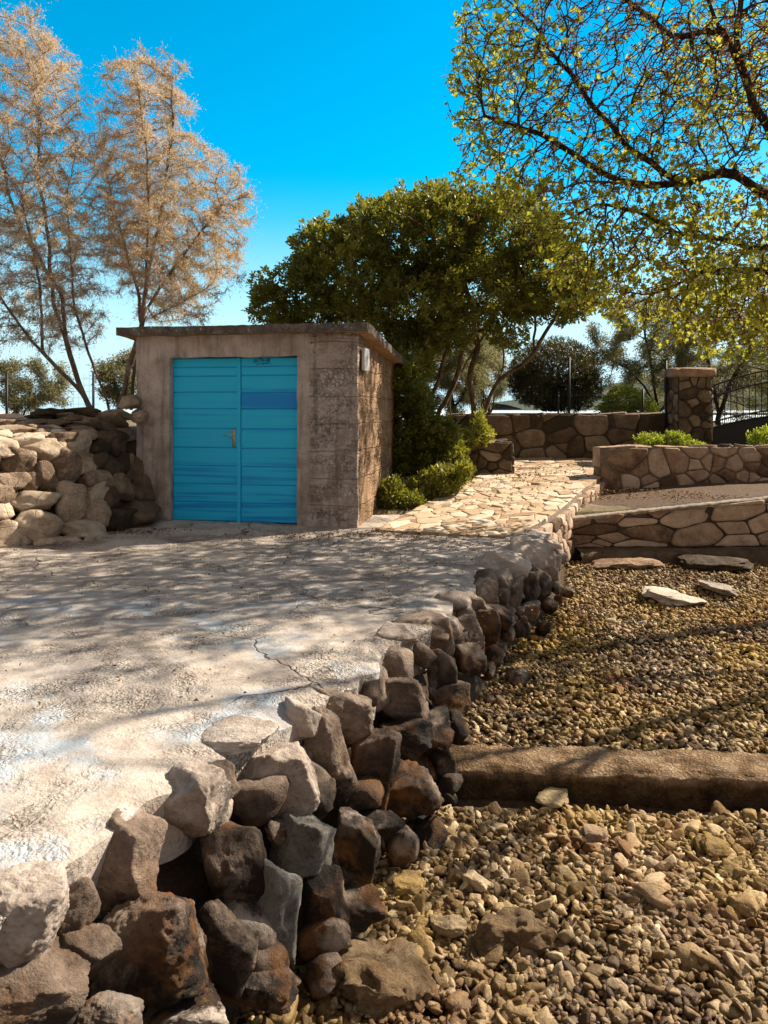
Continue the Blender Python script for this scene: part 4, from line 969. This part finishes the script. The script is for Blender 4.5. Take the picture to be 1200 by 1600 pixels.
# tamarisks: feathery dry pinkish sprays
def tam_leaf(n, seed, rmax=.016):
    def fn(mb, P, par, rad, ch):
        r = np.random.default_rng(seed); idx = np.where((rad < rmax) & (par >= 0))[0]; pr = r.choice(idx, n, p=None)
        p = P[pr] + (P[par[pr]] - P[pr]) * r.uniform(0, 1, n)[:, None]
        d = P[pr] - P[par[pr]]; d /= np.linalg.norm(d, axis=1)[:, None]
        tw = d * .6 + r.normal(0, .55, (n, 3)) + [0, 0, .12]; tw /= np.linalg.norm(tw, axis=1)[:, None]
        L = r.uniform(.06, .17, n) * np.where(r.uniform(0, 1, n) < .12, 2.2, 1); clump = .5 + .9 * fbm(P[pr] * 1.4, 2)
        ok = r.uniform(0, 1, n) < np.clip(clump + .25, .12, 1)
        p, tw, L, clump = p[ok], tw[ok], L[ok], clump[ok]; n2 = len(p)
        # each spray: a thin shoot with small blades along it
        for k in range(6):
            t_ = (k + .5) / 6; q = p + tw * (L * t_)[:, None] - np.array([0, 0, 1]) * (L * .35 * t_ ** 2)[:, None]
            dd = tw * .8 + r.normal(0, .6, (n2, 3)); leaves(mb, q, dd, r.uniform(.028, .05, n2), (T_NEEDLE[0] * [2.4, 1, 1], T_NEEDLE[1]), r, np.clip(clump * .6 + r.normal(.1, .2, n2), 0, 1))
    return fn
r = np.random.default_rng(50); YA, YB = 10.6, 11.3
cA, rA = pell(15, 300, YA, 150, 275, 1.2); cA2, rA2 = pell(95, 430, YA, 75, 170, .9); cA3, rA3 = pell(60, 130, YA, 62, 105, .8)
A_attr = np.concatenate([ell(2600, cA, rA, r), ell(900, cA2, rA2, r), ell(800, cA3, rA3, r)])
A_attr = A_attr[A_attr[:, 2] > 2.2]
stA = [(pline([(148, 660), (130, 615), (95, 580), (55, 540), (20, 490), (-30, 430)], YA), 0),
       (pline([(140, 640), (120, 590), (100, 520), (82, 470), (75, 380, .3), (60, 280, .3), (62, 150, .3), (66, 70, .3)], YA + .01), 1),
       (pline([(172, 650), (160, 600), (138, 550), (118, 490, -.2), (112, 400, -.2), (105, 300, -.2)], YA), 0),
       (pline([(105, 540), (100, 500), (95, 460, .3), (20, 330, .4), (-10, 200, .4)], YA), 1), (pline([(65, 545), (65, 480), (60, 430, -.3), (30, 300, -.4)], YA), 1)]
tree('tamarisk_tree', 'tall feathery pinkish-brown tamarisk with several leaning stems, left edge behind the dry stone wall', 'tamarisk trees behind the shed', stA, A_attr, M['bark_tam'],
     [('crown', M['leaf_tam'], tam_leaf(36000, 1))], step=.11, tip=.0032, ex=2.35, infl=1.5, kill=.17, seed=2, grav=.12)
cB, rB = pell(225, 190, YB, 78, 125, .8); cB2, rB2 = pell(275, 360, YB, 115, 150, 1.2); cB3, rB3 = pell(190, 330, YB, 50, 120, .7)
B_attr = np.concatenate([ell(1300, cB, rB, r), ell(2600, cB2, rB2, r), ell(600, cB3, rB3, r)])
stB = [(pline([(183, 650), (192, 610), (206, 560), (222, 505), (230, 430), (232, 330), (228, 230), (215, 120)], YB - .8), 0),
       (pline([(226, 490), (262, 430, .2), (310, 370, .3), (345, 320, .3)], YB - .6), 1), (pline([(228, 500), (270, 480, -.2), (330, 445, -.3)], YB - .6), 1), (pline([(231, 440), (250, 340, .4), (268, 220, .5), (270, 130, .5)], YB - .7), 1),
       (pline([(205, 640), (206, 600), (215, 555), (222, 520), (212, 440, .5), (180, 340, .6), (165, 260, .6)], YB - .7), 0)]
tree('tamarisk_tree', 'feathery pinkish-brown tamarisk rising directly behind the left end of the shed roof', 'tamarisk trees behind the shed', stB, B_attr, M['bark_tam'],
     [('crown', M['leaf_tam'], tam_leaf(38000, 5))], step=.11, tip=.0032, ex=2.35, infl=1.5, kill=.17, seed=3, grav=.12)

# the big evergreen shrub-tree behind and beside the shed
YP = 12.4
lumps = [(560, 432, 120, 88, 1.3), (655, 385, 110, 92, 1.5), (705, 345, 75, 58, .9), (790, 372, 85, 70, 1.3), (830, 430, 95, 70, 1.3), (470, 462, 75, 52, .9), (640, 470, 130, 60, 1.5), (760, 455, 110, 50, 1.4), (880, 465, 55, 42, .8), (430, 480, 45, 32, .5), (520, 395, 62, 50, .8), (600, 350, 55, 40, .7)]
r = np.random.default_rng(60)
def rosettes(mb, pts, outd, r, size, nl=7, tint=None, t=T_OBOV, spread=1.0):
    n = len(pts); ax = outd + r.normal(0, .35, (n, 3)); ax /= np.linalg.norm(ax, axis=1)[:, None] + 1e-9
    a = np.cross(ax, [.3, .5, .8]); a /= np.linalg.norm(a, axis=1)[:, None] + 1e-9; b_ = np.cross(ax, a); ph = r.uniform(0, 6.28, n)
    for k in range(nl):
        th = ph + k * 2.4; el = .35 + .5 * (k / nl) * spread; d = ax * np.cos(el + .25)[..., None] if False else ax * math.cos(el + .25) + (a * np.cos(th)[:, None] + b_ * np.sin(th)[:, None]) * math.sin(el + .25)
        leaves(mb, pts - ax * (.010 * k), d, size * r.uniform(.75, 1.15, n), t, r, np.clip(tint + r.normal(0, .12, n), 0, 1), nrm=ax)
def lumpy(lumps, n, Y, r, depthmul=1, noise_amt=.32):
    P, O = [], []
    C_ = [(at(px, py, Y), np.array([rx / F * Y, ry, rz / F * Y])) for px, py, rx, rz, ry in lumps]; vol = np.array([np.prod(c[1]) ** .7 for c in C_]); vol /= vol.sum()
    for (c, q), v_ in zip(C_, vol):
        k = int(n * v_); d = r.normal(size=(k, 3)); d /= np.linalg.norm(d, axis=1)[:, None]
        s = r.uniform(.25, 1, k) ** .45 * (1 + noise_amt * fbm(d * 2.2 + c, 3)); p = c + d * s[:, None] * q
        inside = np.zeros(k, bool)
        for c2, q2 in C_:
            if c2 is c: continue
            inside |= (np.linalg.norm((p - c2) / q2, axis=1) < .55)
        P.append(p[~inside]); O.append((d / q)[~inside])
    P = np.concatenate(P); O = np.concatenate(O); O /= np.linalg.norm(O, axis=1)[:, None]; return P, O
def pitt_leaf(mb, P, par, rad, ch):
    r = np.random.default_rng(61); pts, out = lumpy(lumps + [(640, 560, 40, 50, .8), (690, 520, 60, 30, .9), (800, 520, 40, 28, .5), (655, 640, 16, 30, .4)], 19000, YP, r, noise_amt=.55)
    g = fbm(pts * 1.7, 3); keep = g > -.13 - .1 * (pts[:, 2] > 3.4); pts, out = pts[keep], out[keep]
    pts = pts[:, :] - P0
    tn = np.clip(.38 + .5 * fbm((pts + P0) * 1.1 + 4, 2) + r.normal(0, .1, len(pts)) + .12 * out[:, 2], 0, 1)
    rosettes(mb, pts, out * .8 + [0, 0, .5], r, .095, 7, tn)
stP = [(pline([(672, 700), (660, 640), (690, 590), (700, 540), (712, 500), (690, 440)], YP - .2), 0),
       (pline([(720, 700), (742, 668), (733, 600), (747, 545), (742, 500), (720, 420)], YP), 0),
       (pline([(745, 700), (752, 650), (768, 605), (830, 562), (852, 520), (872, 482), (890, 450)], YP + .1), 0),
       (pline([(700, 700), (680, 650), (712, 600), (722, 540), (770, 500), (800, 430)], YP + .3), 0),
       (pline([(742, 640), (790, 590), (782, 530), (790, 480)], YP + .2), 1), (pline([(660, 700), (640, 640), (622, 560), (600, 500), (560, 440)], YP - .1), 0),
       (pline([(650, 690), (640, 620), (632, 560), (655, 500)], YP - .3), 0), (pline([(715, 680), (700, 630), (725, 570), (760, 520)], YP + .4), 0),
       (pline([(834, 560), (836, 540), (840, 500), (830, 470)], YP + .1), 1)]
at_, _ = lumpy(lumps, 2600, YP, r); P0 = at(700, 700, YP)
tree('evergreen_tree', 'broad domed evergreen tree with many twisting trunks behind and right of the shed', None, stP, at_, M['bark_pitt'], [('crown', M['leaf_pitt'], pitt_leaf)], step=.14, tip=.0105, ex=2.45, infl=1.4, kill=.3, seed=4, wob=.35, base=P0)

# low shrubs between the shed and the path
def shrub(name, label, lumps, Y, n, mat, size, seed, nl=6, tmpl=T_OBOV, stems=5, group=None, tint0=.35, bark=None, cat='shrub', amt=.35, zmin=None):
    r = np.random.default_rng(seed); pts, out = lumpy(lumps, n, Y, r, noise_amt=amt)
    if zmin is not None: k = pts[:, 2] > zmin; pts, out = pts[k], out[k]
    c = at(lumps[0][0], lumps[0][1] + lumps[0][3], Y); root = thing(name, label, cat, tuple(c), 0, group)
    mb = MB(); tn = np.clip(tint0 + .5 * fbm(pts * 2 + seed, 2) + r.normal(0, .1, len(pts)), 0, 1)
    rosettes(mb, pts - c, out * .7 + [0, 0, .6], r, size, nl, tn, tmpl); mb.build('foliage', mat, root)
    mb = MB()
    for k in range(stems * len(lumps)):
        q = pts[r.integers(len(pts))] - c; b0 = np.array([q[0] * .25 + r.normal(0, .04), q[1] * .25, -.05]); m_ = (b0 + q) / 2 + r.normal(0, .06, 3)
        mb.tube(smooth_poly([b0, m_, q], 9), np.linspace(.016, .004, 9), 5)
    mb.build('stems', bark or M['bark_pitt'], root)
    return root
shrub('shade_shrub', 'tall dark green shrub filling the gap between the shed wall and the evergreen trunks', [(626, 680, 38, 60, .45), (632, 605, 28, 48, .4), (625, 745, 36, 50, .4), (662, 715, 36, 46, .4), (700, 712, 30, 32, .3), (655, 650, 26, 56, .4), (690, 680, 26, 30, .3)], 11.4, 3300, M['leaf_pitt'], .085, 12, tint0=.2)
shrub('path_shrub', 'low leafy shrub with pale upright shoots spilling onto the left edge of the path', [(690, 752, 36, 26, .3), (655, 772, 36, 28, .3), (722, 738, 18, 18, .2)], 10.5, 620, M['leaf_pitt'], .085, 14, tint0=.55, tmpl=T_DIAM)
shrub('low_wall_shrub', 'yellow-green shrub sprouting above the short low wall', [(750, 678, 22, 18, .25), (728, 690, 20, 14, .2), (748, 655, 10, 18, .2)], 12.3, 260, M['leaf_pitt'], .075, 15, tint0=.75)
shrub('shade_shrub', 'straggling dark shrub beside the lower right corner of the shed', [(612, 780, 22, 36, .25), (640, 790, 26, 24, .25)], 10.0, 480, M['leaf_pitt'], .075, 18, tint0=.15)
shrub('planter_shrub', 'bright yellow-green shrub spilling over the planter wall in front of the gate pillar', [(1018, 690, 24, 14, .25), (1055, 688, 22, 14, .25), (1082, 696, 16, 8, .2)], 12.5, 560, M['leaf_lime'], .06, 16, group='bright shrubs on the planter wall')
shrub('planter_shrub', 'bright yellow-green shrub on the planter wall in front of the iron gate', [(1200, 686, 30, 20, .25), (1235, 688, 22, 16, .25)], 12.5, 420, M['leaf_lime'], .06, 17, group='bright shrubs on the planter wall')
shrub('garden_bush', 'bright lime bush behind the garden wall, under the olive tree', [(975, 625, 34, 22, .5), (1000, 640, 26, 22, .5), (955, 640, 26, 12, .4)], 16.5, 900, M['leaf_lime'], .085, 19, tint0=.35)
shrub('clipped_bush', 'round dark clipped bush standing on thin stems behind the garden wall', [(868, 583, 74, 56, 1.0), (850, 600, 58, 40, .8), (890, 605, 52, 40, .8)], 16.4, 9000, M['leaf_dark'], .055, 20, nl=7, stems=9, tint0=.45, bark=M['bark_dark'], amt=.1)

# olives and background trees
def twig_leaf(n, seed, size, tmpl=T_DIAM, rmax=.012, thr=-.1, spread=.5, tint=.4, clus=5, freq=1.3, jit=.05):
    def fn(mb, P, par, rad, ch):
        r = np.random.default_rng(seed); idx = np.where((rad < rmax) & (par >= 0))[0]; g = fbm(P[idx] * freq + seed, 2); idx = idx[g > thr]
        pr = r.choice(idx, n); t_ = r.uniform(0, 1, n)[:, None]; p = P[pr] * t_ + P[par[pr]] * (1 - t_); d = P[pr] - P[par[pr]]; d /= np.linalg.norm(d, axis=1)[:, None]
        tn0 = tint + .4 * fbm(P[pr] * .9 + 3, 2)
        for k in range(clus):
            q = p + r.normal(0, jit, (n, 3)); dd = d * .4 + r.normal(0, spread, (n, 3)); leaves(mb, q, dd, size * r.uniform(.6, 1.2, n), tmpl, r, np.clip(tn0 + r.normal(0, .15, n), 0, 1))
    return fn
def olive(label, cpx, cpy, Y, rx, rz, ry, stems, n, seed, na=900, leafsize=.055, group='olive trees beyond the garden walls', extra=()):
    r = np.random.default_rng(seed); c, q = pell(cpx, cpy, Y, rx, rz, ry); A = [ell(na, c, q, r)]
    for e in extra: c2, q2 = pell(e[0], e[1], Y, e[2], e[3], ry * .7); A.append(ell(int(na * .5), c2, q2, r))
    return tree('olive_tree', label, group, stems, np.concatenate(A), M['bark_dark'], [('crown', M['leaf_olive'], twig_leaf(n, seed, leafsize, rmax=.012, thr=-.2, clus=4, jit=.07))], step=.17, tip=.006, ex=2.3, infl=1.8, kill=.3, seed=seed, wob=.3)
olive('olive tree with a forked dark trunk behind the garden wall, right of the clipped bush', 1010, 530, 17.5, 95, 80, 1.4,
      [(pline([(1030, 680), (1028, 640), (1002, 600), (975, 570), (950, 560)], 17.5), 0), (pline([(1028, 650), (1020, 600), (1012, 540), (1005, 490)], 17.5), 1), (pline([(1030, 645), (1052, 600), (1062, 560), (1075, 520)], 17.5), 1)], 11000, 30, 1300)
olive('larger olive tree behind the iron gate, below the maple leaves', 1165, 500, 18.5, 130, 120, 1.8,
      [(pline([(1120, 690), (1125, 640), (1150, 580), (1180, 520), (1200, 470)], 18.5), 0), (pline([(1125, 650), (1110, 580), (1100, 520), (1090, 470)], 18.5), 1)], 20000, 31, 2000, extra=((1250, 560, 90, 80),))
olive('small olive tree seen through the wire fence at the left edge', 55, 605, 15.5, 60, 42, .8,
      [(pline([(20, 680), (30, 650), (50, 630), (90, 610)], 15.5), 0), (pline([(30, 660), (20, 620), (10, 590)], 15.5), 1)], 5500, 32, 700, extra=((5, 600, 60, 45),))
olive('olive tree glimpsed between the twisting evergreen trunks', 745, 575, 20.0, 60, 62, 1.2,
      [(pline([(765, 690), (768, 650), (750, 600), (735, 560)], 20), 0), (pline([(768, 650), (775, 610), (780, 580)], 20), 1)], 9000, 33, 1600)
olive('tall olive tree behind the short low wall, seen through the evergreen trunks', 700, 560, 17.0, 90, 85, 1.2,
      [(pline([(705, 700), (712, 640), (700, 590), (680, 540)], 17), 0), (pline([(712, 640), (735, 590), (745, 540)], 17), 1)], 14000, 35, 1300)
olive('dense low olive tree behind the gate pillar, filling the gap under the larger crown', 1110, 600, 22.0, 150, 62, 1.8,
      [(pline([(1090, 690), (1095, 650), (1080, 610), (1050, 580)], 22), 0), (pline([(1095, 650), (1130, 610), (1160, 580)], 22), 1)], 16000, 36, 1500, extra=((1230, 590, 110, 70),))
olive('small olive tree behind the left corner of the shed, below the tamarisk sprays', 190, 590, 14.5, 45, 40, .7,
      [(pline([(185, 680), (188, 640), (180, 600), (170, 570)], 14.5), 0), (pline([(188, 645), (200, 600), (215, 570)], 14.5), 1)], 3600, 34, 500)

# the big maple leaning in from the right: half bare, brown seed clusters and yellow-green leaves
YM = 8.2; r = np.random.default_rng(90)
def mell(n, px, py, rx, rz, ry, dy=0):
    c, q = pell(px, py, YM + dy, rx, rz, ry); return ell(n, c, q, r)
mat_ = np.concatenate([mell(5200, 960, 150, 250, 210, 1.5), mell(1500, 1200, 80, 200, 300, 1.6, .3), mell(1900, 790, 120, 90, 150, 1.1), mell(2400, 1050, 390, 170, 110, 1.4, .4), mell(1700, 1180, 470, 140, 80, 1.4, .5),
                       mell(700, 900, 300, 110, 70, 1.0), mell(900, 1000, -160, 230, 170, 1.6), mell(900, 1400, 50, 180, 380, 1.7, .4), mell(600, 920, 420, 60, 60, .8, .6)])
mat_ = np.concatenate([mat_, mell(1100, 1150, 110, 150, 110, 1.1, 3.2)]); mat_ = mat_[600 + mat_[:, 0] / mat_[:, 1] * F > 708]  # rear crown mass added to shade the shed's side wall
stM = [(pline([(1420, 720), (1400, 560), (1350, 430), (1290, 360), (1200, 300), (1130, 265), (1060, 285, .2), (980, 290, .3), (920, 280, .3)], YM), 0),
       (pline([(1300, 365), (1200, 200, .3), (1165, 110, .3), (1120, 40, .3), (1080, -60, .3)], YM), 1), (pline([(1165, 120), (1150, 60, -.2), (1170, -80, -.2), (1150, -200)], YM + .3), 1),
       (pline([(1060, 285), (1010, 250, .2), (945, 190, .3), (900, 130, .3), (850, 60, .3)], YM), 1), (pline([(980, 290), (900, 240, -.1), (820, 200, -.2), (760, 180, -.3)], YM + .3), 1),
       (pline([(1290, 370), (1180, 390, .3), (1080, 370, .4), (1000, 330, .4), (930, 320, .4)], YM), 1), (pline([(1385, 520), (1300, 470, .3), (1190, 420, .4), (1080, 425, .5)], YM), 1), (pline([(1120, 45), (1050, 60), (1000, 20), (950, -40)], YM + .3), 1),
       (pline([(1390, 540), (1420, 300, .4), (1400, 100, .5), (1420, -150, .5)], YM), 1)]
def maple_green(mb, P, par, rad, ch):
    r = np.random.default_rng(5); idx = np.where((rad < .011) & (par >= 0))[0]; Pw = P + PM
    px = 600 + Pw[idx, 0] / Pw[idx, 1] * F; py = 640 - (Pw[idx, 2] - CAMH) / Pw[idx, 1] * F
    low = np.interp(Pw[idx, 2], [2, 3.4, 4.4], [1.2, .8, .05]); low = np.maximum(low, np.interp(Pw[idx, 1], [9.8, 10.6], [0, .8])); rim = np.interp(Pw[idx, 0], [1.0, 1.9], [.75, 0])
    wgt = np.clip(low + rim + .45 * fbm(P[idx] * 1.1, 2), .06, 1.2) * (ch[idx] < 2)
    pr = r.choice(idx, 7000, p=wgt / wgt.sum()); n = len(pr); p = P[pr]; d = P[pr] - P[par[pr]]; d /= np.linalg.norm(d, axis=1)[:, None]
    for k in range(2):
        q = p + r.normal(0, .035, (n, 3)); leaves(mb, q, d * .4 + r.normal(0, .5, (n, 3)) + [0, 0, -.35], r.uniform(.035, .082, n), T_MAPLE, r, np.clip(.5 + .35 * fbm(P[pr] * 1.3, 2) + r.normal(0, .22, n), 0, 1))
def maple_brown(mb, P, par, rad, ch):
    r = np.random.default_rng(6); idx = np.where((rad < .009) & (par >= 0))[0]; pr = r.choice(idx, 10500); n = len(pr)
    for k in range(4):
        q = P[pr] + r.normal(0, .022, (n, 3)); leaves(mb, q, r.normal(0, .5, (n, 3)) + [0, 0, -.4], r.uniform(.018, .038, n), (T_DIAM[0] * [1.6, 1, 2], T_DIAM[1]), r, r.uniform(.1, .9, n))
PM = at(1420, 720, YM)
tree('maple_tree', 'large half-bare maple with yellow-green leaves, leaning in from the upper right', None, stM, mat_, M['bark_dark'],
     [('crown', M['leaf_maple'], maple_green), ('seed_clusters', M['leaf_brown'], maple_brown)], step=.12, tip=.0034, ex=2.5, infl=1.1, kill=.125, seed=9, wob=.4, base=PM)

# unseen, nearly leafless tree added at right to throw streaks over beach and quay
r = np.random.default_rng(201); bt = np.concatenate([ell(420, (6.2, 6.2, 4.6), (1.9, 1.9, 1.7), r), ell(200, (5.4, 5.0, 3.8), (1.2, 1.3, 1.0), r), ell(120, (7.0, 7.6, 5.6), (1.6, 1.5, 1.3), r)])
bt += [.5, 1.3, .9]; bt = bt[600 + bt[:, 0] / bt[:, 1] * F > 1290]
stems_b = [([(7.2, 6.9, -.1), (7.1, 6.8, 1.2), (6.9, 6.5, 2.4), (6.5, 6.3, 3.4), (6.1, 6.0, 4.4), (5.7, 5.7, 5.6)], 0), ([(6.9, 6.5, 2.4), (6.1, 5.9, 3.0), (5.3, 5.2, 3.4), (4.6, 4.5, 3.9)], 1),
           ([(6.95, 6.6, 2.2), (6.9, 7.2, 3.6), (6.8, 7.5, 4.9), (6.6, 7.6, 6.2)], 1), ([(6.5, 6.3, 3.4), (6.0, 5.3, 3.9), (5.5, 4.6, 4.5)], 1)]
stems_b = [([(x + .5, y + 1.3, z * 1.18) for x, y, z in pl], k) for pl, k in stems_b]
tree('added_bare_tree', 'unseen nearly leafless tree added outside the frame on the right to throw shadows', None, stems_b, bt, M['bark_dark'],
     [('crown', M['leaf_brown'], twig_leaf(900, 7, .04, rmax=.012, thr=-.3, clus=2))], step=.16, tip=.009, ex=2.5, infl=1.5, kill=.34, seed=12, wob=.35)

# ------------------------------------------------------------------ fences, litter
def mesh_fence(label, x0, x1, Y, z0, z1, posts, sp=.085, rad=.0016):
    root = thing('wire_fence', label, 'fence', (x0, Y, z0))
    m_ = MB()
    for x in np.arange(0, x1 - x0, sp): m_.tube([(x, 0, 0), (x, 0, z1 - z0)], rad, 4, False)
    for z in np.arange(0, z1 - z0 + .01, sp * 1.2): m_.tube([(0, .003, z), (x1 - x0, .003, z)], rad, 4, False)
    m_.build('wire_mesh', M['wire'], root)
    for x in posts: MB().tube([(x - x0, .02, -.3), (x - x0, .02, z1 - z0 + .03)], .02, 8).build('fence_post', M['iron'], root)
mesh_fence('green wire mesh fence beyond the dry stone wall on the left', -8.5, -4.6, 12.4, 1.05, 1.95, (-8.4, -6.1, -4.7))
mesh_fence('wire mesh fence behind the garden wall, seen between trunks and clipped bush', 1.9, 5.3, 15.4, .95, 1.75, (2.0, 3.5, 5.2))
po = MB().tube([(0, 0, 0), (0, 0, 1.5)], .02, 8).build('steel_post', M['iron']); po.location = (3.62, 15.0, .9); tag(po, 'thin dark post standing in front of the clipped bush', 'post')
po = MB().tube([(0, 0, 0), (0, 0, 1.35)], .022, 8).build('steel_post', M['iron']); po.location = (5.36, 14.6, .95); tag(po, 'thin dark post at the left side of the gate pillar', 'post')

def litter(name, label, regs, seed, size=.03):
    r = np.random.default_rng(seed); mb = MB()
    for (n, fx) in regs:
        p = fx(r, n); d = np.c_[r.normal(0, 1, (n, 2)), r.normal(0, .25, n)]; leaves(mb, p, d, r.uniform(.5, 1.3, n) * size, (T_DIAM[0] * [1.6, 1, 2.5], T_DIAM[1]), r, r.uniform(0, 1, n))
    return tag(mb.build(name, M['litter']), label, 'leaf litter', kind='stuff')
def lit(cx_, cy_, sx_, sy_): return lambda r, n: (lambda X, Y: np.c_[X, Y, plat_z(X, Y) + .012 + .03 * fbm(np.c_[X, Y, X * 0] * .8, 4)])(r.normal(cx_, sx_, n), r.normal(cy_, sy_, n))
litter('leaf_litter', 'dry brown leaf litter scattered on the quay in front of the shed', [(420, lit(-2.75, 8.35, .28, .12)), (500, lit(-.45, 8.2, .6, .13)), (300, lit(.3, 7.6, .7, .35)), (420, lit(.1, 8.3, .3, .15)), (500, lambda r, n: lit(0, 0, 1, 1)(r, n) * 0 + np.c_[r.uniform(-4.5, 1, n), r.uniform(3.2, 8.3, n), np.full(n, .02)])], 3, .024)
litter('path_litter', 'dry leaf litter lying on the flagstones of the path', [(700, lambda r, n: path_pt(np.clip(r.normal(.75, .45, n), 0, 2), np.clip(r.normal(4.3, 1.3, n), 0, 7), np.full(n, .02)))], 4, .034)
litter('bed_litter', 'loose stones and dry leaves on the bare bed between the two right-hand walls', [(1500, lambda r, n: np.c_[r.uniform(2.7, 6.8, n), r.uniform(10.35, 12.0, n), np.full(n, 0)] + [0, 0, .16])], 6, .035)
